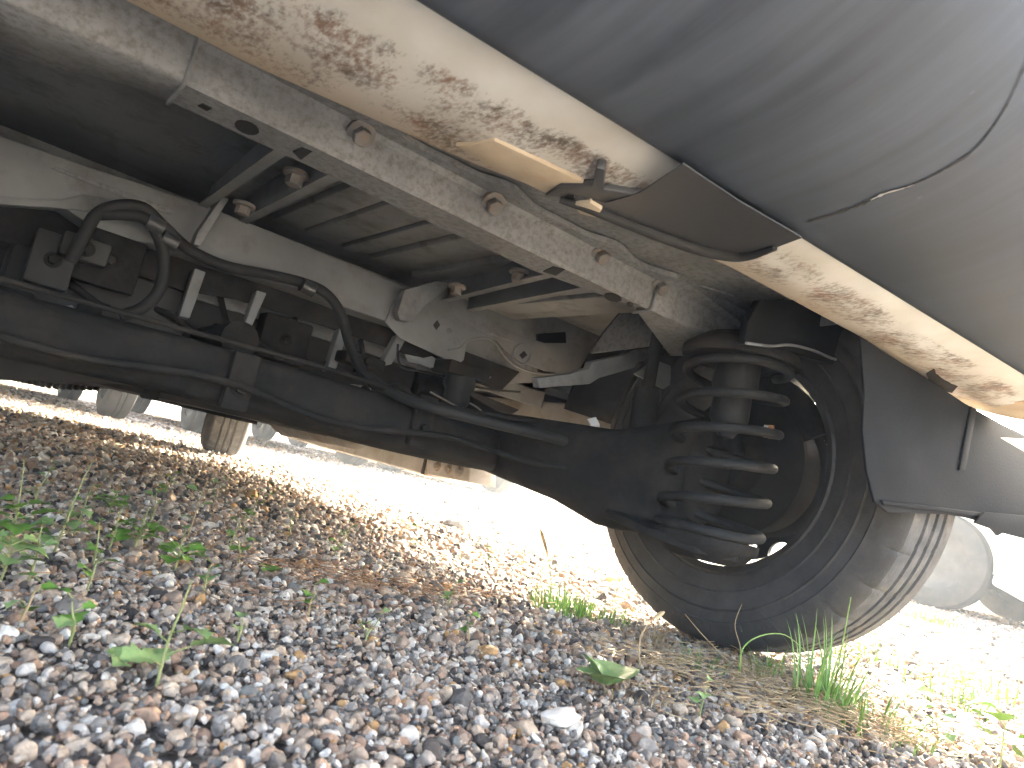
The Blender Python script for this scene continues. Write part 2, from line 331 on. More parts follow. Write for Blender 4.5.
# ---- rear bumper
xs_b = [-.48, -.42, -.3, -.1, .05, .2, .35, .5, .65, .8, .95, 1.1, 1.2, 1.28, 1.34, 1.385]
def yl_b(x): return lerp(x, [-.45, .175, .441, .613, 1.141, 1.36], [.47, .432, .412, .399, .359, .345])
def corner(x):
    d = max(abs(x-XC)-.72, 0)/.21; return .16*d*d
prof = [(.012, .03), (.0, .001), (-.03, .0), (-.09, .012), (-.15, .036), (-.205, .075), (-.24, .125), (-.262, .19), (-.268, .27), (-.255, .31), (-.2, .325), (-.1, .325)]
rings = []
for x in xs_b:
    y0 = yl_b(x); c = corner(x)
    rings.append([(x, y0+p+(c*min(1, -p/.2) if p < 0 else 0), .5+z) for p, z in smooth_path([Vector((p, z, 0)) for p, z in prof], 4) for p, z in [(p[0], p[1])]] if False else
                 [(x, y0+q.x+(c*min(1, -q.x/.2) if q.x < 0 else 0), .5+q.y) for q in smooth_path([(p, z, 0) for p, z in prof], 4)])
bumper = loft('rear_bumper', rings, 'bumper_plastic', van, closed=False, smooth=60)
sd = bumper.modifiers.new('thickness', 'SOLIDIFY'); sd.thickness = .002; sd.offset = 0
# surface lookup for marks on the bumper
from mathutils.bvhtree import BVHTree
bvh = BVHTree.FromPolygons([v.co for v in bumper.data.vertices], [tuple(p.vertices) for p in bumper.data.polygons])
def onb(x, y, lift=.0015):
    d = ray(x, y).normalized(); h = bvh.ray_cast(CAM, d)
    return (h[0]-d*lift, h[1]) if h[0] else (at(x, y, Z=.5), Vector((0, 0, -1)))
sc_px = smooth_path([(806, 222, 0), (828, 216, 0), (860, 205, 0), (884, 194, 0), (910, 186, 0), (940, 172, 0), (972, 152, 0), (995, 125, 0), (1012, 96, 0), (1030, 55, 0)], 7)
def streak(name, wid, mat, lift, k0=0, k1=None):
    L_, R_ = [], []; pp = sc_px[k0:k1]
    for i, p in enumerate(pp):
        q = pp[min(i+1, len(pp)-1)]-pp[max(i-1, 0)]; nn = Vector((-q.y, q.x, 0)).normalized()
        ww = wid*(.25+1.5*abs(noise.noise(Vector((i*.83, wid, 0)))))*min(1, (i+1)/3, (len(pp)-i)/3)*(1-.7*i/len(pp))
        L_.append(onb(p.x+nn.x*ww, p.y+nn.y*ww, lift)[0]); R_.append(onb(p.x-nn.x*ww, p.y-nn.y*ww, lift)[0])
    n = len(L_); back = [v.lerp(CAM, -.001) for v in L_+R_]
    vs = L_+R_+back; fs = [(i, i+1, n+i+1, n+i) for i in range(n-1)]+[(2*n+i, 2*n+n+i, 2*n+n+i+1, 2*n+i+1) for i in range(n-1)]
    fs += [(i, 2*n+i, 2*n+i+1, i+1) for i in range(n-1)]+[(n+i, n+i+1, 3*n+i+1, 3*n+i) for i in range(n-1)]
    return mesh(name, vs, fs, mat, bumper)
streak('crack', 2.3, 'rubber_hose', .0034)
streak('scuff', 1.8, 'grey_paint', .0042, 17, 30)

# ---- rusty white rear valance under the bumper
def yl_s(x): return lerp(x, [-.45, .034, .129, .34, .437, .653, .941, 1.318, 1.36], [.645, .64, .637, .599, .57, .515, .495, .503, .505])
def yu_s(x): return yl_b(x)
xs = np.linspace(-.45, 1.345, 73)
sec = []
for x in xs:
    a_, b_ = yu_s(x)-.02, yl_s(x); d_ = b_-a_
    wob = .0025*noise.noise(Vector((x*9, 0, 3)))
    sec.append([(x, a_, .535), (x, a_+.012, .512), (x, a_+.3*d_, .503+wob), (x, a_+.5*d_, .497+wob), (x, a_+.72*d_, .496+wob), (x, b_-.02, .4975), (x, b_-.004, .4985), (x, b_, .504), (x, b_+.001, .56)])
val = loft('rear_valance', sec, 'rusty_white', van, closed=False, smooth=50)
uv = val.data.uv_layers.new(name='UVMap')
for lp in val.data.loops:
    v = val.data.vertices[lp.vertex_index].co; a_, b_ = yu_s(v.x)-.02, yl_s(v.x)
    uv.data[lp.index].uv = (v.x, min(1, max(0, (v.y-a_)/(b_-a_))))
sdm = val.modifiers.new('thickness', 'SOLIDIFY'); sdm.thickness = .002; sdm.offset = 1
# black bumper tab lapping under the valance
PZ = lambda z: (lambda x, y: at(x, y, Z=z))
tabp = [(683, 164), (740, 202), (802, 238), (770, 250), (742, 256), (705, 252), (660, 238), (612, 218), (570, 205), (575, 196), (606, 203), (640, 193)]
tab = prism('bumper_tab', [at(x, y, Z=.487) for x, y in tabp], (0, 0, .0015), 'black_plastic', bumper, 0)
lip = tube('tab_lip', smooth_path([at(x, y, Z=.485) for x, y in [(560, 200), (590, 209), (640, 228), (690, 246), (725, 255), (748, 256), (775, 248)]], 5), [.003+.004*math.sin(math.pi*i/30) for i in range(31)], 'rubber_hose', bumper)
prism('clip', [at(x, y, Z=.488) for x, y in [(592, 186), (596, 168), (605, 170), (603, 190), (640, 196), (612, 206), (575, 200), (545, 196), (560, 186)]], (0, 0, .01), 'black_plastic', bumper, .0015)
# bare primer patch on the valance's inner edge
prism('primer_patch', [at(x, y, Z=.491) for x, y in [(455, 146), (472, 145), (494, 141), (582, 182), (590, 189), (545, 193), (500, 172)]], (0, 0, .006), 'cream_primer', val, .001)
prism('scraped_tip', [at(x, y, Z=.483) for x, y in [(572, 205), (590, 203), (602, 210), (596, 218), (580, 214)]], (0, 0, .006), 'cream_primer', val, .001)
prism('hollow_shade', [at(x, y, Z=.4945) for x, y in [(926, 374), (936, 367), (952, 372), (960, 384), (952, 393), (938, 390), (930, 383)]], (0, 0, .002), 'black_steel', val, 0)  # black plate laid on to draw the shade in a hollow
# folded end of the valance by the right corner
prism('valance_end', [at(x, y, Z=.494) for x, y in [(938, 396), (955, 404), (1000, 416), (1040, 424), (1040, 402), (985, 402), (958, 398)]], (0, 0, .008), 'cream_primer', val, .001)
prism('valance_flange', [at(x, y, Y=.47) for x, y in [(996, 437), (1040, 440), (1040, 470), (1022, 458)]], (0, .004, 0), 'cream_primer', val, .001)

# ---- splash shield behind the right rear wheel
pl = ((0, 1, -.2326), .48-.2326*.485)
shp = [(862, 392), (858, 338), (872, 346), (915, 372), (962, 403), (1000, 424), (1060, 452), (1060, 545), (1000, 527), (962, 517), (945, 514), (885, 512), (872, 502), (864, 470), (860, 430)]
sh = prism('splash_shield', [at(x, y, plane=pl) for x, y in shp], (0, -.004, 0), 'liner_plastic', van, .0015)
for q in ([(876, 499), (1058, 522), (1058, 526), (878, 504)], [(966, 406), (972, 409), (960, 470), (954, 470)]):
    prism('pressed_rib', [at(x, y, plane=pl)-Vector((0, .004, 0)) for x, y in q], (0, -.004, 0), 'liner_plastic', sh, .0015)
prism('corner_skirt', [at(x, y, Y=.425) for x, y in [(985, 512), (1070, 520), (1070, 556), (1030, 540), (1003, 533), (998, 536), (992, 529), (975, 523)]], (0, .004, 0), 'liner_plastic', van, .001)

# ---- rear crossmember (box rail with bolts, holes and flange)
RY, RZ = .745, .5
def rail_ring(x, y0=RY, y1=.812, z0=RZ, z1=.541, fl=None):
    fl = fl or (.022+.018*max(math.exp(-((x-b_)/.035)**2) for b_ in (.278, .466, .662, .801))+.008*noise.noise(Vector((x*16, 2, 0))))
    return [(x, y0-fl, z1+.004), (x, y0-.006, z1+.003), (x, y0-.001, z1-.004), (x, y0, z0+.004), (x, y0+.004, z0), (x, y1-.004, z0), (x, y1, z0+.004), (x, y1, .6), (x, y1-.004, .6), (x, y0-fl, .552)]
xr = np.linspace(.101, .788, 70)
rail = loft('rear_crossmember', [rail_ring(x, y1=.812-(.05*max(0, x-.6)/.2)) for x in xr], 'frame_metal', van, smooth=25)
# left end: taller, with a swept lower lip
rings = []
for x in np.linspace(-.05, .099, 20):
    k = max(0, (.09-x)/.14); k = min(k, 1.0); s_ = k*k*(3-2*k)
    rings.append(rail_ring(x, y0=RY-.004-.006*s_, y1=.812+.055*s_, z0=RZ-.001-.007*s_, z1=.545+.012*s_, fl=.03))
rle = loft('crossmember_end', rings, 'frame_metal', van, smooth=60)
# right end: flared bracket down to the wheel house
rings = []
for x in np.linspace(.79, 1.0, 16):
    k = (x-.79)/.21
    rings.append([(x, RY-.036, .552-.02*k), (x, RY-.01-.02*k, .546-.02*k), (x, RY-.006-.025*k, .54-.022*k), (x, RY-.006-.03*k, .505-.012*k), (x, RY-.002-.02*k, .498-.012*k), (x, .772+.1*k, .498-.012*k), (x, .777+.1*k, .505), (x, .777+.1*k, .6), (x, RY, .6), (x, RY-.036, .56)])
br = loft('crossmember_bracket', rings, 'frame_metal', van, smooth=50)
tube('weld_seam', [(.789, RY-.04, .548), (.789, RY-.008, .545), (.789, RY-.003, .502), (.789, RY+.004, .4975), (.789, .78, .497)], .0028, 'floor_metal', rail, 6)
tube('weld_seam', [(.1, RY-.036, .549), (.1, RY-.006, .546), (.1, RY-.003, .502), (.1, RY+.004, .4975), (.1, .808, .497)], .0025, 'floor_metal', rail, 6)
def bolt(p, d, r, parent, mat='bolt_metal', h=.007):
    """hexagon head with washer, pointing along d"""
    d = Vector(d).normalized(); u = d.orthogonal().normalized(); v = d.cross(u); p = Vector(p); vs = []; fs = []
    for n, rr, a0, a1 in ((14, r*1.55, -.004, .0022), (6, r, .0022, h), ):
        b0 = len(vs)
        for hh, rk in ((a0, rr), (a1-.001, rr), (a1, rr*.86)):
            for k in range(n):
                a = 2*math.pi*k/n; vs.append(p+d*hh+(u*math.cos(a)+v*math.sin(a))*rk)
        for j in range(2):
            for k in range(n): fs.append((b0+j*n+k, b0+j*n+(k+1) % n, b0+(j+1)*n+(k+1) % n, b0+(j+1)*n+k))
        fs += [tuple(range(b0+2*n, b0+3*n)), tuple(range(b0, b0+n))[::-1]]
    return mesh('bolt', vs, fs, mat, parent, 35)
for x, y in ((361, 134), (493, 204), (601, 255), (660, 286)):
    bolt(at(x, y, Y=RY-.004), (0, -.75, -.66), .0105, rail, h=.013)
def hole_patch(pxs, z, parent, off=.0012):
    """recess: flat dark face, the shade inside is only its colour"""
    return prism('hole_patch', [at(x, y, Z=z) for x, y in pxs], (0, 0, .0), 'rubber_hose', parent, 0)
def recess(pts, n, parent, mat='rubber_hose'):
    n = Vector(n)*.0012; return prism('hole_patch', [Vector(p)+n for p in pts], -n*.9, mat, parent, 0)  # thin plate; its dark default colour stands for the shade inside an opening
def ell(cx, cy, a_, b_, rot, k=14):
    c, s = math.cos(rot), math.sin(rot); return [(cx+a_*math.cos(2*math.pi*i/k)*c-b_*math.sin(2*math.pi*i/k)*s, cy+a_*math.cos(2*math.pi*i/k)*s+b_*math.sin(2*math.pi*i/k)*c) for i in range(k)]
dn = (0, 0, -1)
for e in (ell(247, 127, 13, 6, .35), ell(613, 297, 9, 4, .25), ell(630, 304, 3.5, 2, .2), ell(641, 309, 5, 2, .2), ell(131, 75, 5, 3, .3)):
    recess([at(x, y, Z=RZ) for x, y in e], dn, rail)
for q in ([(293, 151), (302, 147), (312, 151), (301, 159)], [(543, 271), (553, 266), (565, 269), (556, 275)], [(198, 105), (203, 103), (212, 108), (207, 110)]):
    recess([at(x, y, Z=RZ) for x, y in q], dn, rail)

# ---- rear floor with pressed ribs
FZ = .575
floor = box('rear_floor', (-.43, .36, FZ), (1.0, 1.47, FZ+.02), 'floor_metal', van, .001)
# seam sealer plate between the rail and the valance with its wavy edge
wav = [at(x, y, Z=.553) for x, y in [(300, 96), (324, 109), (338, 111), (360, 120), (411, 146), (420, 157), (451, 173), (474, 177), (492, 190), (530, 207), (545, 218), (570, 228), (586, 240), (622, 252), (640, 268), (680, 280)]]
box('rear_panel', (-.43, .48, .5565), (1.0, .79, .560), 'frame_metal', floor, 0)
prism('seam_plate', wav+[Vector((.9, .68, .553)), Vector((.9, .8, .553)), Vector((.15, .8, .553))], (0, 0, .003), 'frame_metal', floor, 0)
rib_x = [.285, .34, .405, .475, .54, .61, .70, .77, .84, .91]
rib_w = [.016, .02, .028, .034, .022, .03, .022, .03, .022, .03]
for x, ww in zip(rib_x, rib_w):
    h_ = .0095; ww *= 1.12
    pts = [(x-ww, .8, FZ+.001), (x-ww*.84, .8, FZ-h_), (x+ww*.84, .8, FZ-h_), (x+ww, .8, FZ+.001)]
    prism('floor_rib', pts, (0, .52, 0), 'floor_metal', floor, .002)
for x in (-.25,): prism('floor_rib', [(x-.03, .8, FZ+.001), (x-.018, .8, FZ-.018), (x+.018, .8, FZ-.018), (x+.03, .8, FZ+.001)], (0, .52, 0), 'floor_metal', floor, .004)
# ---- longitudinal braces between the members
def brace(p0, p1, w, h, name):
    p0, p1 = Vector(p0), Vector(p1); d = (p1-p0); s = Vector((1, 0, 0))*w; z = Vector((0, 0, 1))
    rings = []
    for p in (p0, p0.lerp(p1, .5), p1):
        rings.append([p-s-Vector((.012, 0, 0)), p-s-Vector((.012, 0, -.003)), p-s+z*.003, p-s+z*h, p+s+z*h, p+s+z*.003, p+s+Vector((.012, 0, .003)), p+s+Vector((.012, 0, 0)), p+s-Vector((.003, 0, 0)), p+s-Vector((.003, 0, 0))+z*(h-.003), p-s+Vector((.003, 0, 0))+z*(h-.003), p-s+Vector((.003, 0, 0))])
    return loft(name, rings, 'member_metal', van, smooth=25)
b1 = brace((.262, .812, .512), (.29, 1.3, .535), .03, .06, 'floor_brace')
b2 = brace((.672, .80, .508), (.79, 1.3, .535), .028, .06, 'floor_brace')
for (x, y) in ((296, 175), (244, 206)): bolt(at(x, y, Z=.525), (0, 0, -1), .011, b1, h=.015)
for (x, y) in ((457, 287), (519, 273)): bolt(at(x, y, Z=.528), (0, 0, -1), .011, b2, h=.015)
# bent strap from the brace to the front member
prism('strap', [at(x, y, Y=1.24) for x, y in [(222, 197), (229, 199), (206, 236), (200, 246), (194, 244), (198, 232)]], (0, .03, 0), 'member_metal', b1, .001)
prism('strap', [at(x, y, Y=1.25) for x, y in [(405, 290), (437, 281), (452, 284), (424, 306), (412, 322), (400, 320), (398, 312)]], (0, .02, 0), 'floor_metal', b2, .001)
prism('strap_slot', [at(x, y, Y=1.249) for x, y in [(409, 306), (414, 299), (416, 301), (411, 308)]], (0, -.002, 0), 'member_metal', b2, .0003)

# ---- second crossmember: pale box with gusset plate
M2 = 1.3
p2 = lambda x, y: at(x, y, Y=M2)
mem_out = [(-60, 104), (0, 135), (100, 170), (200, 203), (300, 243), (400, 284), (445, 300), (430, 338), (400, 326), (345, 308), (300, 291), (255, 276), (215, 264), (190, 255), (150, 243), (110, 240), (60, 205), (30, 202), (0, 200), (-60, 185)]
mem = prism('floor_crossmember', [p2(x, y) for x, y in mem_out], (0, .12, .0), 'member_metal', van, .005)
prism('member_lip', [at(x, y, Y=M2-.004) for x, y in [(0, 196), (30, 199), (62, 200), (82, 194), (105, 198), (110, 214), (60, 208), (28, 206), (0, 204)]], (0, .01, 0), 'member_metal', mem, .001)
prism('pressed_rib', [at(x, y, Y=M2-.003) for x, y in [(50, 168), (55, 166), (170, 208), (176, 214), (168, 214)]], (0, .004, 0), 'frame_metal', mem, .002)
# lower cheek: darker stepped panel under the member
prism('member_lower_panel', [at(x, y, Y=M2+.06) for x, y in [(-60, 180), (0, 202), (60, 206), (110, 238), (215, 262), (300, 290), (360, 312), (430, 338), (520, 372), (500, 392), (430, 362), (330, 328), (240, 300), (180, 290), (100, 262), (0, 240), (-60, 222)]], (0, .006, 0), 'black_steel', van, .001)
gus_out = [(395, 300), (412, 318), (436, 292), (450, 285), (470, 303), (480, 314), (500, 326), (522, 336), (545, 343), (578, 343), (584, 352), (580, 368), (566, 374), (545, 371), (522, 362), (506, 350), (498, 341), (486, 337), (474, 339), (467, 344), (464, 360), (458, 365), (430, 352), (400, 338), (385, 322)]
gus = prism('gusset_plate', [at(x, y, Y=M2-.006) for x, y in gus_out], (0, .005, 0), 'member_metal', van, .0015)
fwd = (0, -1, 0)
recess([at(x, y, Y=M2-.006) for x, y in ((433, 325), (437, 320), (440, 325), (436, 330))], fwd, gus)
recess([at(x, y, Y=M2-.006) for x, y in ell(449, 331, 3, 3.2, 0, 10)], fwd, gus, 'floor_metal')
recess([at(x, y, Y=M2-.006) for x, y in ((519, 355), (524, 351), (527, 355), (522, 359))], fwd, gus)
prism('pressed_rib', [at(x, y, Y=M2-.0065) for x, y in [(450, 313), (456, 314), (505, 337), (520, 342), (512, 342), (478, 330)]], (0, -.002, 0), 'floor_metal', gus, .0005)
tube('pressed_ring', [at(x, y, Y=M2-.007) for x, y in ell(522, 354, 9, 10, .2, 16)+[ell(522, 354, 9, 10, .2, 16)[0]]], .002, 'member_metal', gus, 6)
tube('pressed_ring', smooth_path([at(x, y, Y=M2-.007) for x, y in [(448, 350), (460, 348), (470, 340), (486, 338), (497, 345), (508, 360), (525, 370), (545, 374), (575, 374)]], 3), .0022, 'member_metal', gus, 6)
# back wall beyond the gusset
box('heel_board', (-.6, 1.44, .40), (1.2, 1.452, .6), 'floor_metal', floor, 0)
prism('heel_panel', [at(x, y, Y=1.37) for x, y in [(440, 300), (470, 300), (700, 318), (720, 360), (640, 366), (585, 380), (500, 384), (455, 372), (430, 350)]], (0, .006, 0), 'floor_metal', van, .001)
# wheel-house seam flange, folded in short lengths
whs = [(538, 378), (570, 374), (590, 368), (592, 362), (625, 355), (632, 350), (680, 345), (686, 352), (640, 362), (634, 368), (600, 378), (590, 384), (540, 388)]
prism('seam_flange', [at(x, y, Y=1.02) for x, y in whs], (0, .02, 0), 'floor_metal', van, .002)
prism('dark_pad', [at(x, y, Y=1.34) for x, y in [(538, 334), (566, 332), (568, 372), (540, 374)]], (0, .01, 0), 'liner_plastic', van, .002)
# pale stiffeners hanging under the member
for (a_, b_, c_, d_) in (((195, 268), (206, 272), (190, 318), (179, 316)), ((257, 290), (267, 293), (246, 340), (237, 346)), ((340, 328), (348, 331), (337, 368), (327, 370)), ((398, 334), (407, 338), (392, 364), (381, 366))):
    prism('stiffener', [at(*q, Y=1.325) for q in (a_, b_, c_, d_)], (0, .025, -.004), 'member_metal', mem, .002)
# torn brackets and a plate near the wheel
prism('square_plate', [at(x, y, Y=.93) for x, y in [(635, 374), (656, 360), (690, 373), (664, 389)]], (0, .006, 0), 'member_metal', van, .001)
prism('pale_tag', [at(x, y, Y=1.0) for x, y in [(588, 419), (596, 417), (600, 424), (599, 441), (596, 446), (590, 445), (593, 434), (592, 426)]], (0, .004, 0), 'lamp_clear', van, .0008)
prism('torn_foil', [at(x, y, Y=1.25) for x, y in [(405, 354), (424, 358), (432, 356), (446, 366), (430, 368), (420, 364), (408, 362)]], (0, .002, 0), 'floor_metal', van, .001)
prism('torn_foil', [at(x, y, Y=1.22) for x, y in [(478, 372), (492, 377), (484, 384), (474, 382)]], (0, .01, 0), 'member_metal', van, .001)
# rubber bump stop on the member
bc = at(462, 372, Y=1.22)
bst = box('bump_stop', (bc.x-.05, bc.y-.03, bc.z-.012), (bc.x+.05, bc.y+.04, bc.z+.014), 'black_steel', van, .003)
lathe_v, lathe_f = [], []
tube('rubber_block', [bc+Vector((0, 0, z)) for z in (-.01, -.03, -.04, -.06, -.07, -.076)], [.032, .034, .027, .03, .024, .012], 'rubber_hose', bst, 16)
tube('bracket_wire', smooth_path([at(x, y, Y=1.2) for x, y in [(430, 392), (445, 400), (458, 406), (466, 402), (478, 408), (486, 416)]], 4), .0018, 'bolt_metal', bst, 6)

# ---- hose
hp = [(70, 262, 1.24), (84, 236, 1.235), (96, 215, 1.235), (118, 206, 1.235), (143, 208, 1.235), (163, 226, 1.24), (190, 250, 1.25), (225, 266, 1.26), (265, 274, 1.26), (300, 282, 1.26), (324, 292, 1.25), (340, 312, 1.24), (350, 345, 1.22), (364, 372, 1.18), (392, 393, 1.12), (430, 407, 1.05), (500, 425, 1.0), (560, 440, .98), (600, 456, .95), (640, 468, .92)]
hose = tube('brake_hose', smooth_path([at(x, y, Y=Y_) for x, y, Y_ in hp], 5), .0095, 'rubber_hose', van, 12)
tube('hose_branch', smooth_path([at(x, y, Y=1.235) for x, y in [(100, 214), (122, 214), (146, 219), (160, 240), (164, 268), (158, 292), (142, 308), (120, 316)]], 5), .0095, 'rubber_hose', hose, 12)
for x, y, yy in ((156, 224, 1.232), (170, 240, 1.236), (308, 287, 1.245)):
    p = at(x, y, Y=yy); tube('hose_clip', [p+Vector((-.012, 0, 0)), p+Vector((.012, 0, -.004))], .013, 'black_plastic', hose, 10)
tube('cable', smooth_path([at(x, y, Y=1.3) for x, y in [(398, 344), (398, 358), (404, 368), (425, 372), (450, 378), (480, 388), (520, 392)]], 4), .0025, 'rubber_hose', van, 6)
prism('white_clip', [at(x, y, Y=1.2) for x, y in [(61, 311), (66, 306), (72, 305), (77, 311), (74, 316), (64, 316)]], (0, .01, 0), 'member_metal', hose, .001)
# hanger at the far left of the rail
tube('exhaust_hanger', smooth_path([(-.10, .78, .6), (-.085, .77, .55), (-.075, .76, .52), (-.08, .77, .48), (-.11, .78, .46)], 5), .03, 'rubber_hose', van, 10)

# ---- rear axle
rings = []
BY = 1.19                                  # the beam lies ahead of the wheel centres
for x in np.linspace(2*XC-.93, .93, 45):
    xa = abs(x-XC)/.57; zb = .208+.005*math.sin(x*7); zt = .292+.012*math.cos(xa*2); hw = .05+.02*xa
    zc_, hh = (zb+zt)/2, (zt-zb)/2
    rings.append([(x, BY+hw*math.copysign(abs(math.cos(a))**.6, math.cos(a)), zc_+hh*math.copysign(abs(math.sin(a))**.6, math.sin(a))) for a in [2*math.pi*k/20 for k in range(20)]])
axle = loft('rear_axle', rings, 'black_steel', van, smooth=50)
tube('brake_pipe', smooth_path([(-.2, 1.13, .305), (.2, 1.125, .308), (.45, 1.125, .312), (.7, 1.12, .306), (.88, 1.06, .32)], 4), .004, 'black_steel', axle, 8)
for sg in (1, -1):
    rings = []
    for k in range(25):
        t_ = k/24; y = 1.5-.75*t_; xo = lerp(y, [.75, .9, 1.1, 1.5], [1.01, .95, .9, .87])
        zb = lerp(y, [.75, .85, .9, 1.0, 1.1, 1.3, 1.5], [.2, .158, .156, .182, .195, .22, .32]); zt = lerp(y, [.75, .9, 1.2, 1.5], [.38, .33, .33, .41]); hw = lerp(y, [.75, 1.0, 1.5], [.06, .05, .035])
        zc_, hh = (zb+zt)/2, (zt-zb)/2
        rings.append([(XC+sg*(xo-XC+hw*math.copysign(abs(math.cos(a))**.7, math.cos(a))), y, zc_+hh*math.copysign(abs(math.sin(a))**.7, math.sin(a))) for a in [2*math.pi*j/18 for j in range(18)]])
    tarm = loft('trailing_arm', rings, 'black_steel', van, smooth=50)
    xb = XC+sg*(.87-XC); tube('bush', [(xb-.05, 1.49, .37), (xb+.05, 1.49, .37)], .05, 'rubber_hose', tarm, 16)
for i in range(2):
    x = .34+i*.33; bk = box('beam_bracket', (x-.02, 1.115, .21+.01*(i % 2)), (x+.02, 1.135, .30+.015*(i % 3)), 'black_steel', axle, .004)
    bolt((x, 1.115, .245+.01*(i % 3)), (0, -1, 0), .009, axle, 'black_steel', h=.012)
for k in range(1):
    tube('brake_cable', smooth_path([(-.15+.1*k, 1.12-.01*k, .25+.03*k), (.1, 1.1, .232+.02*k+.012*math.sin(k*3)), (.3, 1.105, .25+.018*k), (.5, 1.09, .228+.022*k), (.7, 1.08, .25+.015*k), (.86, 1.0, .24+.02*k), (.93, .86, .26+.02*k)], 6), .0055, 'black_steel', axle, 8)
for k in range(5):
    x = .05+.15*k; tube('fuel_line', smooth_path([(x, 1.42, .42), (x+.03, 1.38, .37-.01*k), (x+.07, 1.34, .345), (x+.12, 1.36, .33), (x+.16, 1.42, .36)], 5), .006, 'black_steel', van, 8)
rb = random.Random(5)
for k in range(16):
    x, y, z = rb.uniform(-.02, .78), rb.uniform(1.27, 1.44), rb.uniform(.24, .40); a_, b_, c_ = rb.uniform(.012, .05), rb.uniform(.008, .03), rb.uniform(.01, .045)
    bk = box('bracket', (x-a_, y-b_, z-c_), (x+a_, y+b_, z+c_), rb.choice(['black_steel', 'black_steel', 'tank_plastic', 'sill_metal']), van, .004)
    bolt((x, y-b_, z), (0, -1, 0), .008, bk, 'black_steel', h=.012)
# damper
for xo, sgn in ((1.0, 1), (2*XC-1.0, -1)):
    dm = tube('shock_absorber', [(xo, .90, .25), (xo-.01*sgn, .9, .42)], .024, 'black_steel', van, 16)
    tube('piston_rod', [(xo-.01*sgn, .9, .42), (xo-.015*sgn, .9, .58)], .012, 'black_steel', dm, 10)
# coil springs with seats
def spring(sx, nm='coil_spring'):
    c = Vector((sx, .69, 0)); pts = []; turns = 5.6; z0, z1 = .192, .455; R_ = .078
    for i in range(int(turns*26)+1):
        a = 2*math.pi*i/26+2.4; k = i/(turns*26); ze = z0+(z1-z0)*min(1, max(0, (k-.06)/.88))
        pts.append((c.x+R_*math.cos(a), c.y+R_*math.sin(a), ze))
    s = tube(nm, pts, .0076, 'spring_steel', van, 10)
    vs, fs = [], []
    tube('spring_seat', [(c.x, c.y, z) for z in (.148, .152, .165, .172, .184)], [.05, .06, .07, .078, .078], 'black_steel', s, 28)
    tube('spring_seat', [(c.x, c.y, z) for z in (.462, .468, .478, .5)], [.09, .092, .09, .06], 'black_steel', s, 28)
    tube('bump_rubber', [(c.x, c.y, z) for z in (.46, .42, .41, .37, .36, .34)], [.035, .036, .029, .031, .024, .012], 'rubber_hose', s, 18)
    return s
s_r = spring(.955); spring(2*XC-.955)
p = at(773, 432, X=.96); q = at(764, 431, X=.955)
tube('painted_end', [q, q.lerp(p, .5)], .0098, 'aluminium', s_r, 10); tube('painted_end', [q.lerp(p, .5), p], .0105, 'cap_brown', s_r, 10)
ext = axle
prism('spring_pan', [(.87, .74, .178), (.89, .66, .17), (.94, .62, .17), (1.0, .65, .172), (1.02, .8, .19), (.9, .86, .19)], (0, 0, -.014), 'black_steel', axle, .004)

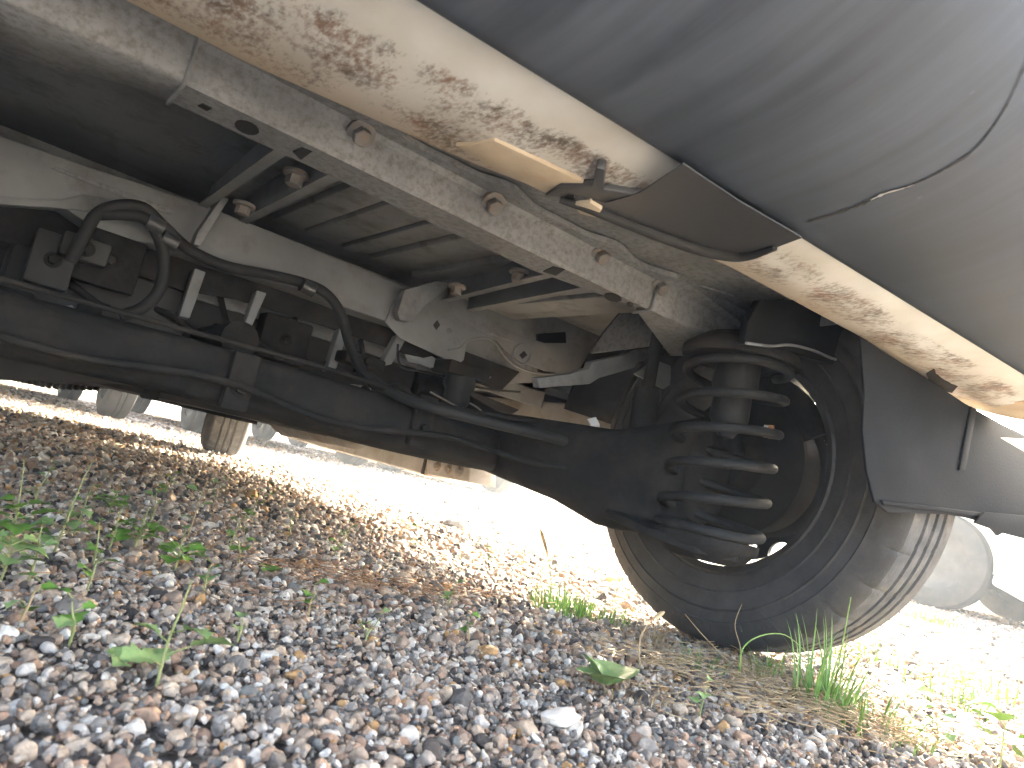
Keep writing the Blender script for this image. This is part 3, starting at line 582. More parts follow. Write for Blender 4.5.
# ---- wheels
def wheel(cx, cy, side, name='wheel', steer=0):
    """side +1: outer face towards +X. profile x runs inboard (-) to outboard (+)"""
    s = side; c = (cx, cy, WR); W = .1
    gro = lambda x: -.008
    tp = [(-.088, .196), (-.094, .2), (-.099, .215), (-.102, .225), (-.1045, .227), (-.103, .23), (-.104, .24), (-.1038, .255), (-.1062, .257), (-.1035, .26), (-.103, .265), (-.1, .275), (-.1015, .277), (-.097, .285), (-.089, .3), (-.08, .3105), (-.068, .316)]
    for gx in (-.03, .0, .03): tp += [(gx-.0048-.001, .3185 if gx == 0 else .318), (gx-.0036, .311), (gx+.0036, .311), (gx+.0048+.001, .3185 if gx == 0 else .318)]
    tp += [(.068, .316), (.08, .3105), (.089, .3), (.097, .285), (.103, .265), (.104, .24), (.099, .215), (.094, .2), (.088, .196)]
    seg = 360
    def mod(k, i, x):
        if -.0895*1 < x*s < -.05 and i % 12 == 0: return -.0035
        if abs(x) < .05 and i % 15 == 0 and k % 4 in (1, 0): return -.001
        return 0
    R1 = .188
    rimp = [(-.084, R1+.010), (-.091, R1+.012), (-.094, R1+.006), (-.09, R1-.004), (-.07, R1-.008), (-.035, R1-.020), (.02, R1-.022), (.05, R1-.014), (.078, R1-.006), (.09, R1-.002), (.094, R1+.008), (.088, R1+.012), (.082, R1+.008), (.05, R1-.008), (.02, R1-.016), (-.035, R1-.014), (-.07, R1-.002)]
    vs, fs = lathe_geo([(x*s, r) for x, r in rimp], c, 72, closed=True)
    # disc with a ring of oval vent holes
    NH, rh, r_in, r_out = 14, .1455, .118, R1-.021
    def dx(r): return (lerp(r, [0, .05, .085, .118, .1455, .168], [.045, .045, .05, .058, .05, .03]))*s
    th0 = math.atan2(-.051, -.142)
    for h in range(NH):
        ac = th0+2*math.pi*h/NH; da = math.pi/NH; K = 20; b0 = len(vs)
        for j in range(K):
            t_ = 2*math.pi*j/K+math.pi/4; ct, st_ = math.cos(t_), math.sin(t_)
            # outer boundary: sector cell
            mxx = max(abs(ct), abs(st_)); a_o = ac+da*ct/mxx; r_o = (r_in+r_out)/2+(r_out-r_in)/2*st_/mxx
            a_i = ac+.0205/rh*ct; r_i = rh+.0165*st_
            for (aa, rr, off) in ((a_o, r_o, 0), (a_i, r_i, 0), (a_i, r_i, -.008*s)):
                vs.append((c[0]+dx(rr)+off, c[1]+rr*math.sin(aa), c[2]+rr*math.cos(aa)))
        for j in range(K):
            k = (j+1) % K
            for o_ in (0, 1): fs.append((b0+3*j+o_, b0+3*k+o_, b0+3*k+o_+1, b0+3*j+o_+1))
    v2, f2 = lathe_geo([(dx(r), r) for r in (.001, .03, .05, .07, .085, .1, .118)], c, 84); o_ = len(vs); vs += v2; fs += [tuple(i+o_ for i in f) for f in f2]
    rim = mesh(name, vs, fs, 'wheel_steel', van, 40)
    ty = lathe('tyre', [(x*s, r) for x, r in tp], c, 'tyre_rubber', rim, seg, False, mod, 30)
    ty.data.materials.append(MATS['tread_rubber'])
    idx = []
    for pl_ in ty.data.polygons:
        ce = pl_.center; r = math.hypot(ce.y-c[1], ce.z-c[2]); idx.append(1 if (r > .3135 and abs(ce.x-c[0]) < .085) else 0)
    ty.data.polygons.foreach_set('material_index', idx)
    # raised sidewall blocks near the shoulder
    bv, bf = [], []
    for i in range(0, 90):
        if i % 3 == 2: continue
        a0, a1 = 2*math.pi*i/90, 2*math.pi*(i+.62)/90
        for sg in (-1, 1):
            o_ = len(bv)
            for aa in (a0, a1):
                for (xx, rr) in ((.1005, .278), (.096, .29), (.0945, .289), (.099, .277)): bv.append((c[0]+sg*xx, c[1]+rr*math.sin(aa), c[2]+rr*math.cos(aa)))
            bf += [(o_, o_+1, o_+5, o_+4), (o_+1, o_+2, o_+6, o_+5), (o_+3, o_, o_+4, o_+7), (o_, o_+3, o_+2, o_+1), (o_+4, o_+5, o_+6, o_+7)]
    lg = mesh('sidewall_lugs', bv, bf, 'tyre_rubber', rim, 20); lg['kind'] = 'stuff'
    lathe('hub', [(.052*s, .0), (.066*s, .02), (.066*s, .032), (.05*s, .036)], c, 'bolt_metal', rim, 24)
    # drum and backing plate inboard
    lathe('brake_drum', [(.03*s, .02), (.03*s, .105), (.02*s, .115), (-.045*s, .118), (-.048*s, .129), (-.058*s, .129), (-.06*s, .11), (-.066*s, .06), (-.11*s, .05), (-.11*s, .0)], c, 'black_steel', rim, 48)
    arcp = [(r_*math.sin(a), r_*math.cos(a)) for r_, rg in ((.122, 1), (.172, -1)) for a in np.linspace(-1.15, .5, 12)[::rg]]
    prism('vent_blocker', [(cx-.055*s, cy+u_, WR+v_) for u_, v_ in arcp], (.006*s, 0, 0), 'black_steel', rim, .001)  # added plate, hides the daylight behind the upper vents
    for k in range(5):
        a = 2*math.pi*k/5; bolt((cx+.052*s, cy+.05*math.sin(a), WR+.05*math.cos(a)), (s, 0, 0), .009, rim, h=.014)
    if steer:
        Rm = Matrix.Rotation(steer, 3, 'Z'); cc = Vector(c); rim.rotation_euler.z = steer; rim.location = -van.location+cc-Rm @ cc
    return rim
wheel(WX, WY, 1, 'rear_wheel'); wheel(2*XC-WX, WY, -1, 'rear_wheel')
wheel(WX-.015, WY+WB, 1, 'front_wheel', -.25); wheel(2*XC-WX+.015, WY+WB, -1, 'front_wheel', -.25)

# ---- wheel houses (arched tunnels open to the outside)
def house(xin, xout, yc, R_, nm='wheel_house'):
    arc = [(yc+R_*math.cos(a), WR+R_*math.sin(a)) for a in np.linspace(math.radians(8), math.radians(142 if yc < 2 else 172), 28)]
    rings = [[(x, y, z) for y, z in arc] for x in np.linspace(xin, xout, 5)]
    o = loft(nm, rings, 'liner_plastic', van, closed=False); sdx = o.modifiers.new('thickness', 'SOLIDIFY'); sdx.thickness = .004
    top = [(xin, y, z) for y, z in arc if z > .47]
    prism('inner_wall', top, (.004 if xin > XC else -.004, 0, 0), 'frame_metal', o, 0)
    return o
house(1.015, 1.33, WY, .375); house(2*XC-1.015, XL+.03, WY, .375)
house(.98, 1.33, WY+WB, .375); house(2*XC-.98, XL+.03, WY+WB, .375)

prism('arch_panel', [at(x, y, Y=.6) for x, y in [(744, 344), (748, 322), (760, 300), (800, 300), (880, 352), (866, 366), (842, 366), (822, 362), (800, 354), (770, 348)]], (0, .012, 0), 'liner_plastic', van, .002)
tube('panel_edge', smooth_path([at(x, y, Y=.597) for x, y in [(746, 343), (770, 346), (790, 345), (812, 350), (838, 360), (862, 358)]], 4), .0022, 'floor_metal', van, 6)
# ---- body shell
def side_outline():
    pts = [(.40, .54), (.28, .6), (.2, .66), (.19, .95), (.25, 1.25), (.36, 1.72), (.46, 1.8), (2.6, 1.84), (2.9, 1.78), (3.55, 1.2), (4.2, 1.02), (4.42, .82), (4.46, .5), (4.4, .24)]
    for cyy in (WY+WB, WY):
        pts += [(cyy+.36*math.cos(a), WR+.0+.36*math.sin(a)) for a in np.linspace(math.radians(-10), math.radians(190 if cyy > 2 else 143), 22)]
    return pts
out = side_outline()
for x0, sgn in ((XR, -1), (XL, 1)):
    sp_ = prism('side_panel', [(x0, y, z) for y, z in out], (sgn*.03, 0, 0), 'white_paint', van, .006)
    xo = x0-sgn*.003
    win = prism('side_window', [(xo, 2.35, 1.12), (xo, 2.35, 1.68), (xo, 2.75, 1.68), (xo, 3.3, 1.2), (xo, 3.3, 1.12)], (sgn*.006, 0, 0), 'glass_dark', sp_, .001)
    prism('side_window', [(xo, 1.25, 1.12), (xo, 1.25, 1.68), (xo, 2.2, 1.68), (xo, 2.2, 1.12)], (sgn*.006, 0, 0), 'glass_dark', sp_, .001)
    prism('side_window', [(xo, .45, 1.14), (xo, .5, 1.66), (xo, 1.1, 1.68), (xo, 1.1, 1.12)], (sgn*.006, 0, 0), 'glass_dark', sp_, .001)
    for yy in (2.28, 3.32, 1.18): box('door_gap', (min(xo, xo+sgn*.01), yy-.003, .3), (max(xo, xo+sgn*.01), yy+.003, 1.7), 'rubber_hose', sp_, 0)
    for yy in (2.4, 1.3): box('door_handle', (min(xo-sgn*.03, xo), yy, .98), (max(xo-sgn*.03, xo), yy+.18, 1.01), 'black_plastic', sp_, .006)
    box('rubbing_strip', (min(xo-sgn*.01, xo), 1.2, .55), (max(xo-sgn*.01, xo), 3.4, .64), 'black_plastic', sp_, .004)
    box('mirror', (min(x0-sgn*.2, x0), 3.05, 1.12), (max(x0-sgn*.2, x0), 3.14, 1.34), 'black_plastic', van, .02)
    box('tail_lamp', (min(x0+sgn*.01, x0+sgn*.13), .175, .95), (max(x0+sgn*.01, x0+sgn*.13), .24, 1.3), 'lamp_red', van, .01)
    box('headlight', (min(x0+sgn*.06, x0+sgn*.38), 4.33, .72), (max(x0+sgn*.06, x0+sgn*.38), 4.45, .88), 'lamp_clear', van, .02)
rx0, rx1 = XL+.03, XR-.03
def slab(name, prof_, mat, th, parent=van):
    """sheet following a (y, z) line across the van's width"""
    return loft(name, [[(x, y, z) for y, z in prof_]+[(x, y+th[0], z+th[1]) for y, z in prof_[::-1]] for x in (rx0, rx1)], mat, parent)
slab('roof', [(.46, 1.8), (1.5, 1.85), (2.6, 1.84), (2.9, 1.785)], 'white_paint', (0, -.03))
slab('windscreen', [(2.9, 1.775), (3.2, 1.5), (3.54, 1.19)], 'glass_dark', (0, -.02))
slab('bonnet', [(3.55, 1.195), (4.2, 1.015), (4.41, .83)], 'white_paint', (0, -.03))
slab('front_bumper', [(4.41, .82), (4.5, .7), (4.52, .45), (4.48, .26), (4.4, .215)], 'white_paint', (-.03, 0))
gate = slab('tailgate', [(.2, .66), (.19, .95), (.25, 1.25), (.36, 1.72), (.46, 1.8)], 'white_paint', (.03, 0))
prism('rear_window', [(rx0+.15, .245, 1.26), (rx1-.15, .245, 1.26), (rx1-.2, .342, 1.68), (rx0+.2, .342, 1.68)], (0, -.008, .002), 'glass_dark', gate, .001)
box('number_plate', (XC-.26, .176, .72), (XC+.26, .186, .84), 'lamp_clear', gate, .002)
slab('load_floor', [(.22, .62), (1.4, .62)], 'floor_metal', (0, .01))
slab('cabin_floor', [(1.44, .44), (2.6, .42), (3.6, .42)], 'floor_metal', (0, .02))
# rocker sills (body closing below the doors) and the low side step with its bolted end bracket
for x0, x1 in ((1.2, XR-.031), (XL+.031, 2*XC-1.2)):
    box('rocker_sill', (x0, 1.17, .26), (x1, 3.48, .42), 'sill_metal', van, .01)
step = loft('side_step', [[(1.235, y, zb), (1.245, y, zb-.006), (1.325, y, zb-.006), (1.335, y, zb), (1.335, y, .262), (1.235, y, .262)] for y, zb in ((1.98, .16), (2.3, .162), (2.8, .163), (3.3, .17))], 'sill_metal', van, smooth=30)
prism('step_bracket', [at(x, y, X=1.228) for x, y in [(427, 453), (470, 463), (469, 482), (427, 474)]], (.1, 0, 0), 'sill_metal', step, .002)
for x, y in ((438, 466), (449, 469), (460, 471)): bolt(at(x, y, X=1.228), (-1, 0, 0), .011, step, h=.012)
box('step_joint', (1.231, 1.985, .156), (1.336, 2.0, .26), 'black_steel', step, .001)

# ---- things ahead of the axle
tank = loft('fuel_tank', [[(x, y, z) for y, z in ((1.48+o, .222), (1.5+o, .205), (2.2-o, .2), (2.24-o, .22), (2.24-o, .4), (1.48+o, .4))] for x, o in ((-.05, .03), (.0, 0), (.62, 0), (.68, .03))], 'tank_plastic', van, smooth=30)
for xx in (.12, .48): box('tank_strap', (xx-.018, 1.462, .196), (xx+.018, 2.258, .203), 'black_steel', tank, .001)
prism('heat_shield', [at(x, y, Y=1.47) for x, y in [(268, 330), (300, 318), (335, 335), (340, 372), (318, 380), (275, 372)]], (0, .006, 0), 'floor_metal', van, .002)
bolt(at(316, 352, Y=1.47), (0, -1, 0), .012, tank)
exh = tube('exhaust_pipe', smooth_path([(.78, 1.35, .27), (.74, 1.7, .24), (.74, 2.3, .235), (.6, 2.8, .24), (.5, 3.6, .26)], 6), .024, 'sill_metal', van, 14)
tube('silencer', [(.76, 1.52, .255), (.755, 1.55, .252), (.745, 1.95, .243), (.745, 1.98, .243)], [.03, .062, .062, .03], 'sill_metal', exh, 20)
# front subframe and under-tray
tray = loft('under_tray', [[(x, y, z) for y, z in ((3.0, .235), (3.05, .2-.02*k), (3.6, .172-.03*k), (4.25, .168-.03*k), (4.4, .215), (4.4, .32), (3.0, .32))] for x, k in ((-.32, .2), (-.1, 1), (.1, 1), (.3, .9), (.55, -.9), (.9, -1.6), (1.08, -1.6))], 'tank_plastic', van, smooth=30)
for i in range(16):
    x = .12+i*.022; box('grille_slat', (x, 3.2, .150+max(0, (x-.3))*.2), (x+.008, 3.32, .2), 'tank_plastic', tray, .001)
sub = box('front_subframe', (-.15, 2.75, .215), (1.06, 3.0, .3), 'black_steel', van, .02)
box('subframe_leg', (.9, 3.0, .215), (1.0, 3.6, .29), 'black_steel', sub, .015)
prop = tube('drive_shaft', [(.36, 1.25, .33), (.36, 2.75, .3)], .032, 'black_steel', van, 16)
lathe_box = box('spare_bracket', (.02, 1.36, .26), (.3, 1.46, .40), 'tank_plastic', van, .02)
# lower dark cross panel behind the stiffeners
prism('tank_guard', [at(x, y, Y=1.46) for x, y in [(-60, 232), (60, 262), (180, 292), (300, 326), (400, 362), (470, 390), (520, 410), (470, 440), (330, 408), (200, 392), (110, 384), (0, 380), (-60, 372)]], (0, .01, 0), 'tank_plastic', van, .003)

# ================================================================== OTHER VEHICLES
def car_wheel(parent, cx, cy, side):
    r = lathe('wheel', [(-.07*side, .2), (.06*side, .2), (.075*side, .19), (.07*side, .17), (.05*side, .12), (.06*side, .05), (.06*side, 0)], (cx, cy, .31), 'wheel_steel', parent, 32)
    lathe('tyre', [(-.085, .19), (-.095, .22), (-.095, .26), (-.08, .3), (-.05, .31), (-.02, .31), (-.017, .304), (-.013, .304), (-.01, .31), (.01, .31), (.013, .304), (.017, .304), (.02, .31), (.05, .31), (.08, .3), (.095, .26), (.095, .22), (.085, .19)], (cx, cy, .31), 'tyre_rubber', r, 48)
def parked_car(loc, rz, paint, label, group, zb=.2, L_=4.1, wbase=2.55, dark_bumper=True):
    root = empty('parked_car', (0, 0, 0), label, 'car', group)
    hw = .84; y0, y1 = -L_/2, L_/2; ax0, ax1 = -wbase/2-.05, wbase/2-.05
    def arch(cyy): return [(cyy+.345*math.cos(a), .31+.345*math.sin(a)) for a in np.linspace(math.radians(-14), math.radians(194), 18)]
    low = [(y0+.02, zb+.12), (y0, .5), (y0+.03, .78), (y0+.12, .92), (y0+.5, .97), (y1-1.1, .95), (y1-.3, .8), (y1-.05, .66), (y1, .45), (y1-.04, zb+.1), (y1-.2, zb)]
    low += arch(ax1)+[(ax1-.5, zb), (ax0+.5, zb)]+arch(ax0)+[(y0+.2, zb+.02)]
    n = len(low)
    for sx_, sg in ((hw, -1), (-hw, 1)): prism('side_panel', [(sx_, y, z) for y, z in low], (sg*.12, 0, 0), paint, root, .02)
    i0, i1 = 0, 10
    top = [(y0+.035, zb+.13), (y0+.015, .5), (y0+.045, .77), (y0+.13, .905), (y0+.5, .955), (y1-1.1, .935), (y1-.3, .785), (y1-.06, .65), (y1-.015, .45), (y1-.055, zb+.11)]
    loft('body', [[(x, y, z) for y, z in top]+[(x, y1-.2, zb+.12), (x, y0+.2, zb+.12)] for x in (-hw+.1, hw-.1)], paint, root)
    gh = [(y0+.2, .93), (y0+.45, 1.38), (y0+.75, 1.46), (y1-1.95, 1.45), (y1-1.1, .93)]
    rings = [[(x*k, y+dy, z) for (y, z), k, dy in zip(gh, (1, .84, .82, .82, 1), (0, 0, 0, 0, 0))] for x in (-hw+.04, hw-.04)]
    loft('cabin', rings, 'glass_dark', root)
    loft('roof', [[(x, y0+.44, 1.385), (x, y0+.75, 1.475), (x, y1-1.95, 1.465), (x, y1-1.9, 1.44), (x, y0+.5, 1.38)] for x in (-hw*.83, hw*.83)], paint, root)
    for yy, dd in ((y0, 1), (y1, -1)):
        bm_ = box('bumper', (-hw+.02, min(yy-.03*dd, yy+.1*dd), zb+.06), (hw-.02, max(yy-.03*dd, yy+.1*dd), .56), 'liner_plastic' if dark_bumper else paint, root, .04)
        box('number_plate', (-.26, min(yy-.038*dd, yy-.03*dd), .4), (.26, max(yy-.038*dd, yy-.03*dd), .51), 'lamp_clear', bm_, .002)
        for sg in (-1, 1): box('lamp', (min(sg*.5, sg*.8), min(yy-.005*dd, yy+.12*dd), .62), (max(sg*.5, sg*.8), max(yy-.005*dd, yy+.12*dd), .76), 'lamp_red' if dd > 0 else 'lamp_clear', root, .02)
    box('underbody', (-hw+.12, y0+.3, zb+.02), (hw-.12, y1-.4, zb+.1), 'black_steel', root, .02)
    for cyy in (ax0, ax1):
        for sg in (-1, 1): car_wheel(root, sg*.735, cyy, sg)
    root.location = loc; root.rotation_euler = (0, 0, rz)
    for ch in root.children: ch.location = (0, 0, 0)
    return root
parked_car((.22, 7.18, 0), 0, 'grey_paint', 'grey parked car ahead of the van, beyond its front left corner', 'cars parked ahead of the van', L_=3.7)
parked_car((2.42, 7.75, 0), 0, 'blue_paint', 'blue parked car ahead of the van, beyond its right front tyre', 'cars parked ahead of the van', L_=3.7)
parked_car((4.6, 8.3, 0), .02, 'silver_paint', 'silver parked car ahead of the van, beside the blue one', 'cars parked ahead of the van')
parked_car((5.95, .75, 0), 0, 'white_paint', 'white car with dark tyre beyond the van\'s rear right wheel', 'car parked beside the van', zb=.17)

# ================================================================== STONES, WEEDS, LITTER
def rock(name, loc, sx, sy, sz, mat, label, seed):
    bm = bmesh.new(); bmesh.ops.create_icosphere(bm, subdivisions=3, radius=1); off = Vector((seed, seed*2, 0))
    for v in bm.verts:
        p = v.co*(1+.35*noise.noise(v.co*1.3+off)+.12*noise.noise(v.co*4+off)); v.co = Vector((p.x*sx, p.y*sy, p.z*sz))
    me = bpy.data.meshes.new(name); bm.to_mesh(me); bm.free(); o = link(name, me, mat, None, 40); o.location = loc; return tag(o, label, 'stone')
p = at(455, 527, Z=0); rock('rock', (p.x, p.y, .012), .05, .03, .022, 'rock_dark', 'dark flat rock lying alone on the sunlit gravel', 3)
p = at(560, 721, Z=0); rock('pebble', (p.x, p.y, .003), .023, .01, .008, 'rock_white', 'long white stone among the small gravel, largest pale pebble', 8)

def leaf_mesh(L_, W_, lobes, curl, seed):
    """one leaf in its own frame: base at the origin, growing along +Y, folded on the midrib"""
    r = random.Random(seed); n = 9; vs = []; fs = []
    for i in range(n+1):
        t_ = i/n; wv = W_*math.sin(math.pi*min(1, t_*.93+.05))**.75
        if lobes: wv *= 1+.28*math.sin(t_*math.pi*2*lobes)
        z = curl*L_*t_*t_; y = L_*t_
        for sx_ in (-1, -.5, 0, .5, 1): vs.append((sx_*wv, y+.0*abs(sx_), z+abs(sx_)*wv*.28+r.uniform(-.02, .02)*W_))
    for i in range(n):
        for k in range(4): fs.append((i*5+k, i*5+k+1, i*5+k+6, i*5+k+5))
    return vs, fs
def put_leaf(parent, base, yaw, pitch, L_, W_, mat, lobes=0, curl=-.25, roll=0):
    vs, fs = leaf_mesh(L_, W_, lobes, curl, random.random())
    M = Matrix.Translation(base) @ Matrix.Rotation(yaw, 4, 'Z') @ Matrix.Rotation(pitch, 4, 'X') @ Matrix.Rotation(roll, 4, 'Y')
    o = mesh('leaf', [M @ Vector(v) for v in vs], fs, mat, parent, 180); return o
def weed(px, py, h, label, leaves=6, L_=.02, mat='leaf_green', rosette=False, lean=0, dry=False, lobes=0, tops=True):
    g_ = at(px, py, Z=0); root = empty('weed', (g_.x, g_.y, 0), label, 'weed', 'weeds growing in the gravel')
    if not rosette:
        pts = smooth_path([g_+Vector((0, 0, -.008)), g_+Vector((lean*.2+random.uniform(-.002, .002), random.uniform(-.003, .003), h*.35)), g_+Vector((lean*.6, random.uniform(-.004, .004), h*.7)), g_+Vector((lean, 0, h))], 4)
        tube('stem', pts, [.0013*(1-.6*i/(len(pts)-1)) for i in range(len(pts))], 'grass_dry' if dry else 'stem_green', root, 6)
    for i in range(leaves):
        yaw = i*2.4+random.uniform(-.4, .4)
        k = 0 if rosette else (i/max(1, leaves-1))*(1 if tops else .45)
        base = g_+Vector((0, 0, .004)) if rosette else g_+Vector((lean*k*k, 0, h*k*.95+.004))
        ll = 1.12*L_*random.uniform(.7, 1.15)*(1 if rosette else 1-.35*k)
        if not rosette:
            e_ = base+Vector((-math.sin(yaw), math.cos(yaw), .5))*ll*.5
            tube('leaf_stalk', [base, e_], .0006, 'stem_green', root, 5); base = e_
        put_leaf(root, base, yaw, random.uniform(.25, .8) if rosette else random.uniform(-.1, .5), ll, ll*.52, mat if random.random() > .12 else 'leaf_pale', lobes, random.uniform(-.4, -.1), random.uniform(-.4, .4))
    return root
random.seed(21)
W_ = [
 ((158, 682), .075, 'upright weed with pale stem and round lobed leaf low in the loose pebbles', 5, .026, 'leaf_pale', False, .004, False, 3, False),
 ((605, 688), .0, 'pale grey-green rosette of three broad leaves near the long white stone', 4, .046, 'leaf_pale', True, 0, False, 0, True),
 ((448, 606), .03, 'tiny two-leaved seedling in the gravel between rock and white stone', 3, .017, 'leaf_green', False, .002, False, 0, True),
 ((490, 562), .025, 'small bright seedling at the edge of the sunlight near the dark rock', 4, .018, 'leaf_green', False, .002, False, 0, True),
 ((627, 602), .015, 'tiny green seedling right at the inner side of the rear tyre', 3, .014, 'leaf_green', False, 0, False, 0, True),
 ((240, 560), .03, 'small weed with leaning stem beside the brown needles', 4, .022, 'leaf_green', False, -.012, False, 2, True),
 ((176, 566), .045, 'low clump weed with yellowing leaves in the van\'s shade', 11, .02, 'leaf_green', False, .0, False, 2, False),
 ((135, 545), .05, 'bushy shaded weed with a yellow leaf and bare stalk', 14, .022, 'leaf_green', False, .004, False, 2, False),
 ((110, 512), .05, 'shaded patch of broad dark leaves under the van\'s middle', 14, .02, 'leaf_green', False, .004, False, 2, False),
 ((55, 548), .11, 'tall thin-stalked weed with few leaves in the shade', 9, .024, 'leaf_pale', False, .012, False, 2, False),
 ((188, 535), .09, 'tall dry seed stalk standing in the shaded gravel', 5, .02, 'leaf_pale', False, .006, True, 0, True),
 ((10, 545), .10, 'weed with long bare stalk and leafy foot at the shade\'s left end', 12, .024, 'leaf_green', False, -.012, False, 2, False),
 ((2, 575), .03, 'light green leafy weed low beside the long-stalked weed', 12, .026, 'leaf_pale', False, 0, False, 2, True),
 ((122, 668), .0, 'flat little weed with three yellowish leaves in loose pebbles', 3, .018, 'leaf_pale', True, 0, False, 2, True),
 ((237, 640), .02, 'small sprout with a single pale leaf among the pebbles', 2, .016, 'leaf_pale', False, 0, False, 0, True),
 ((270, 575), .012, 'tiny leaf cluster sprouting at the end of the brown needles', 3, .016, 'leaf_green', True, 0, False, 2, True),
 ((1000, 765), .06, 'broad-leaved bright weed at the sunny right edge of the gravel', 10, .04, 'leaf_green', False, .01, False, 0, True),
 ((905, 708), .02, 'low weed with wide leaves beside the sunny grass tuft', 5, .03, 'leaf_green', False, .004, False, 0, True),
 ((335, 556), .02, 'small dark seedling half hidden in the van\'s shadow edge', 4, .018, 'leaf_green', False, 0, False, 0, True),
]
for (pp, h, lab, nl, L2, mt, ros, ln, dry, lob, tops) in W_: weed(*pp, h, lab, nl, L2, mt, ros, ln, dry, lob, tops)

SPRIG = ['thin sprig between the long-stalked weed and the pale low weed', 'thin sprig beside the tall thin-stalked weed in shade', 'short sprig in front of the bushy shaded weed', 'thin sprig behind the tall dry seed stalk', 'thin sprig in the shade behind the needle-side weed', 'small sprig in shade behind the brown needles', 'thin sprig behind the bushy shaded weed', 'short sprig in front of the brown needles', 'short sprig in loose pebbles behind the flat yellowish weed', 'tiny sprig alone on open gravel before the needles', 'thin sprig at the shadow edge beside the dark rock', 'short sprig in loose pebbles before the pale low weed', 'tiny sprig between the pale rosette and the dry straw', 'short sprig before the yellowing clump weed', 'bright sprig in sun behind the broad-leaved weed', 'bright leafy sprig between the low grass and broad-leaved weed', 'thin sprig touching the bushy shaded weed', 'thin sprig deep in the shade behind the tall dry seed stalk', 'thin sprig behind the long-stalked weed in shade', 'thin sprig in shade far behind the brown needles', 'thin sprig between needle-side weed and dry seed stalk', 'thin sprig beside the half-hidden dark seedling', 'thin sprig between tall thin-stalked weed and bushy weed', 'tiny sprig alone in front of the two-leaved seedling']
for i, (px, py, hh, nl) in enumerate([(30, 575, .05, 5), (75, 530, .06, 6), (88, 585, .03, 4), (215, 500, .05, 5), (250, 520, .06, 5), (290, 535, .04, 4), (150, 520, .06, 6), (310, 612, .03, 3), (70, 640, .03, 4), (365, 640, .025, 3), (415, 545, .04, 4), (20, 620, .03, 4), (700, 712, .03, 3), (205, 590, .03, 4), (960, 700, .04, 6), (935, 745, .04, 6), (110, 545, 0.05, 5), (165, 495, 0.05, 5), (35, 500, 0.06, 6), (270, 500, 0.04, 4), (230, 545, 0.045, 5), (345, 540, 0.035, 4), (95, 560, 0.045, 5), (470, 640, 0.025, 3)]):
    wd = weed(px, py, hh, SPRIG[i], nl, .016, 'leaf_green' if i % 3 else 'leaf_pale', False, random.uniform(-.012, .012), i % 4 == 3, 2, True); wd['group'] = 'thin sprigs scattered in the gravel'

def blades(name, pxs, n, hmin, hmax, spread, mat, label, cat='grass tuft', group=None, lean=.6, wid=.0014):
    c = at(*pxs, Z=0); vs, fs = [], []
    for i in range(n):
        a = random.uniform(0, 6.28); r = spread*math.sqrt(random.random()); b_ = Vector((c.x+r*math.cos(a), c.y+r*math.sin(a), -.006))
        h = random.uniform(hmin, hmax); d = Vector((math.cos(a+random.uniform(-1, 1)), math.sin(a+random.uniform(-1, 1)), 0))*h*lean*random.uniform(.3, 1.2)
        s_ = Vector((-d.y, d.x, 0)).normalized()*wid*random.uniform(.7, 1.3); o_ = len(vs); m_ = 6
        for j in range(m_+1):
            t_ = j/m_; p = b_+Vector((0, 0, h*(t_-.28*t_*t_*lean)))+d*t_*t_; k = (1-t_**1.6)
            vs += [p-s_*k, p+Vector((0, 0, .0))+d.normalized()*wid*.5*k, p+s_*k]
        for j in range(m_): fs += [(o_+3*j, o_+3*j+1, o_+3*j+4, o_+3*j+3), (o_+3*j+1, o_+3*j+2, o_+3*j+5, o_+3*j+4)]
    o = mesh(name, vs, fs, mat, None, 180); tag(o, label, cat, group); return o
GT = 'tufts of grass in the gravel'
blades('grass_tuft', (562, 610), 150, .02, .062, .06, 'grass_green', 'short green grass tuft in front of the rear tyre\'s inner side', group=GT)
blades('grass_tuft', (602, 616), 70, .012, .04, .06, 'grass_green', 'sparse low grass tuft touching the rear tyre\'s front foot', group=GT)
blades('grass_tuft', (822, 705), 65, .03, .15, .045, 'grass_green', 'tall green grass tuft standing below the tyre tread', group=GT, lean=.5, wid=.0018)
blades('grass_tuft', (870, 728), 70, .02, .08, .07, 'grass_green', 'low green grass spreading beside the tall tuft', group=GT, lean=.9)
blades('grass_tuft', (930, 622), 60, .03, .10, .10, 'grass_green', 'sunny grass tuft beyond the tyre near the parked car', group=GT, wid=.003)
blades('grass_tuft', (890, 662), 90, .01, .05, .18, 'grass_green', 'thin sunlit grass patch outside the rear tyre', group=GT, wid=.0016)
blades('dry_grass_tuft', (650, 640), 70, .015, .05, .05, 'grass_dry', 'dry brown grass tuft in front of the rear tyre', group=GT, lean=1.0, wid=.0009)
blades('dry_grass_tuft', (640, 690), 60, .01, .03, .06, 'grass_dry', 'flattened straw-coloured grass beside the pale rosette', group=GT, lean=1.2, wid=.0009)
blades('dry_grass_tuft', (800, 690), 110, .01, .05, .08, 'grass_dry', 'dry straw grass around the foot of the tall tuft', group=GT, lean=1.2, wid=.0010)
blades('grass_tuft', (700, 664), 28, .012, .045, .04, 'grass_green', 'sparse green grass at the foot of the tyre sidewall', group=GT)
blades('grass_tuft', (765, 672), 30, .015, .06, .04, 'grass_green', 'green grass growing right below the tyre tread\'s inner edge', group=GT)
blades('grass_tuft', (960, 705), 60, .015, .06, .09, 'grass_green', 'loose sunny grass between tall tuft and broad-leaved weed', group=GT, wid=.0016)
blades('grass_tuft', (1005, 700), 50, .02, .07, .09, 'grass_green', 'loose sunny grass behind the broad-leaved weed', group=GT, wid=.0016)
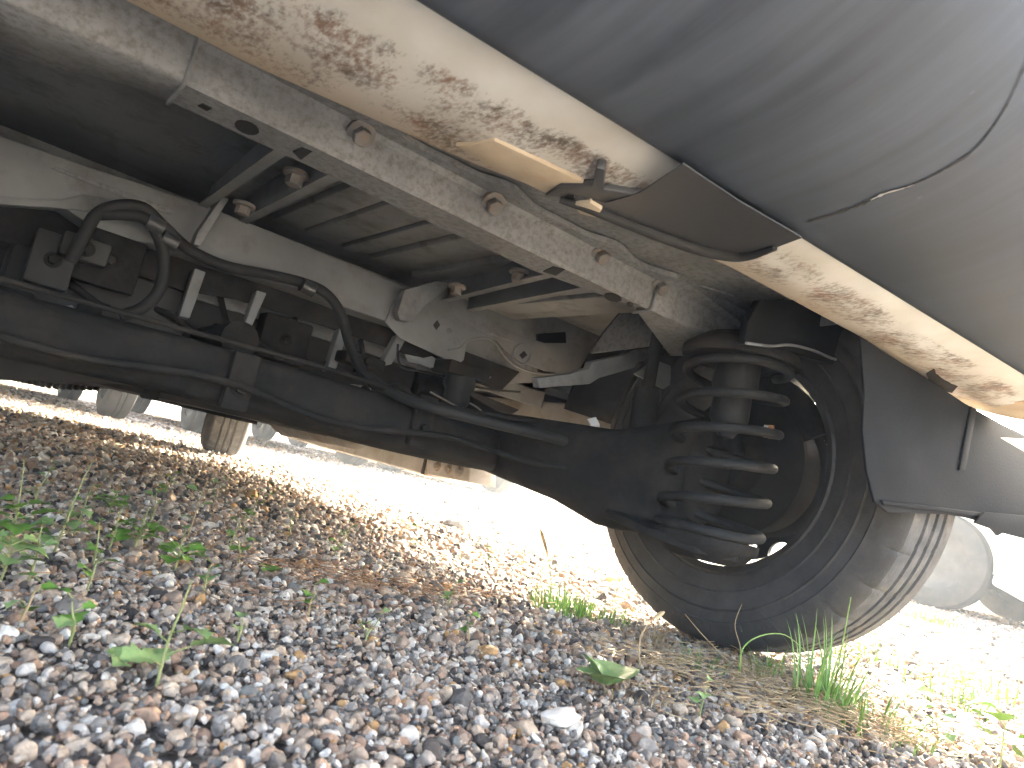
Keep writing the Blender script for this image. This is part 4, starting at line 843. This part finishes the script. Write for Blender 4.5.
def stalk(px_pts, Yw, r, mat, label, head=None):
    """single long stalk standing in a plane across the van"""
    pts = [at(x, y, Y=Yw) for x, y in px_pts]; g_ = pts[0]; root = empty('grass_stalk', (g_.x, g_.y, 0), label, 'stalk', 'single stalks')
    sp2 = smooth_path(pts, 5); tube('stem', sp2, [r*(1-.6*i/(len(sp2)-1)) for i in range(len(sp2))], mat, root, 6)
    if head: q = sp2[-max(3, int(len(sp2)*head)):]; tube('seed_head', q, [r*2.1*math.sin(math.pi*(i+.4)/len(q))+r*.3 for i in range(len(q))], 'grass_dry', root, 8)
gp = lambda x, y: at(x, y, Z=0).y
stalk([(551, 600), (551, 575), (547, 552), (540, 528)], gp(551, 600), .0014, 'stem_green', 'single dark seed stalk rising before the bright ground', .45)
stalk([(742, 676), (741, 650), (735, 625), (742, 604)], gp(742, 676), .0008, 'grass_dry', 'thin forked dry stalk before the rear tyre')
stalk([(735, 668), (715, 648), (700, 632), (685, 614)], gp(735, 668), .0008, 'grass_dry', 'dry stalk leaning left before the rear tyre')
stalk([(832, 700), (838, 668), (845, 630), (851, 597)], gp(832, 700), .0016, 'grass_green', 'tall upright grass blade before the tyre tread')
stalk([(740, 680), (742, 650), (760, 636), (785, 635), (806, 652)], gp(740, 680), .0014, 'grass_green', 'arched green grass blade bending before the rear tyre')
stalk([(640, 668), (640, 640), (650, 622), (664, 612)], gp(640, 668), .0014, 'grass_dry', 'curled brown withered stalk with drooping head', .35)

def litter(name, patches, mat, label, cat):
    vs, fs = [], []
    for (px, py, n, sx_, sy_, L2) in patches:
        c = at(px, py, Z=0)
        for i in range(n):
            p = Vector((c.x+random.gauss(0, sx_), c.y+random.gauss(0, sy_), random.uniform(.006, .017))); a = random.uniform(0, 6.28); l = L2*random.uniform(.5, 1.2)
            d = Vector((math.cos(a), math.sin(a), random.uniform(-.15, .15)))*l; k = Vector((-d.y, d.x, 0))*random.uniform(-.25, .25)
            v_, f_ = tube('', [p-d*.5, p+k*.6, p+d*.5], .00055, None, None, 4, True, True)
            o_ = len(vs); vs += v_; fs += [tuple(q+o_ for q in f) for f in f_]
    o = mesh(name, vs, fs, mat, None, 180); o['kind'] = 'stuff'; return tag(o, label, cat)
litter('pine_needles', [(330, 578, 75, .06, .045, .045), (285, 570, 45, .05, .03, .04), (400, 592, 50, .06, .04, .04), (470, 600, 40, .06, .03, .035), (230, 600, 25, .08, .03, .035)], 'needle_brown', 'reddish brown dry pine needles strewn on the gravel', 'needles')
litter('straw', [(740, 668, 130, .08, .035, .04), (820, 712, 190, .09, .04, .045), (700, 690, 140, .07, .05, .035), (880, 735, 160, .07, .04, .04), (640, 660, 90, .05, .04, .03), (800, 700, 80, .08, .05, .05)], 'grass_dry', 'dry straw-coloured grass litter lying before the rear tyre', 'straw')

# ================================================================== AIR: thin volume added in place of lens glare
HZ = bpy.data.materials.new('glare_haze_air'); HZ.use_nodes = True; t = HZ.node_tree; t.nodes.remove(t.nodes['Principled BSDF'])
pv = t.nodes.new('ShaderNodeVolumePrincipled'); pv.inputs['Color'].default_value = (.86, .92, 1, 1); pv.inputs['Density'].default_value = .0115; pv.inputs['Anisotropy'].default_value = .1
t.links.new(pv.outputs[0], t.nodes['Material Output'].inputs['Volume'])
hz = box('glare_haze', (-620, -620, -1.1), (620, 620, 2.2), None, None, 0); hz.data.materials.clear(); hz.data.materials.append(HZ); hz['kind'] = 'stuff'
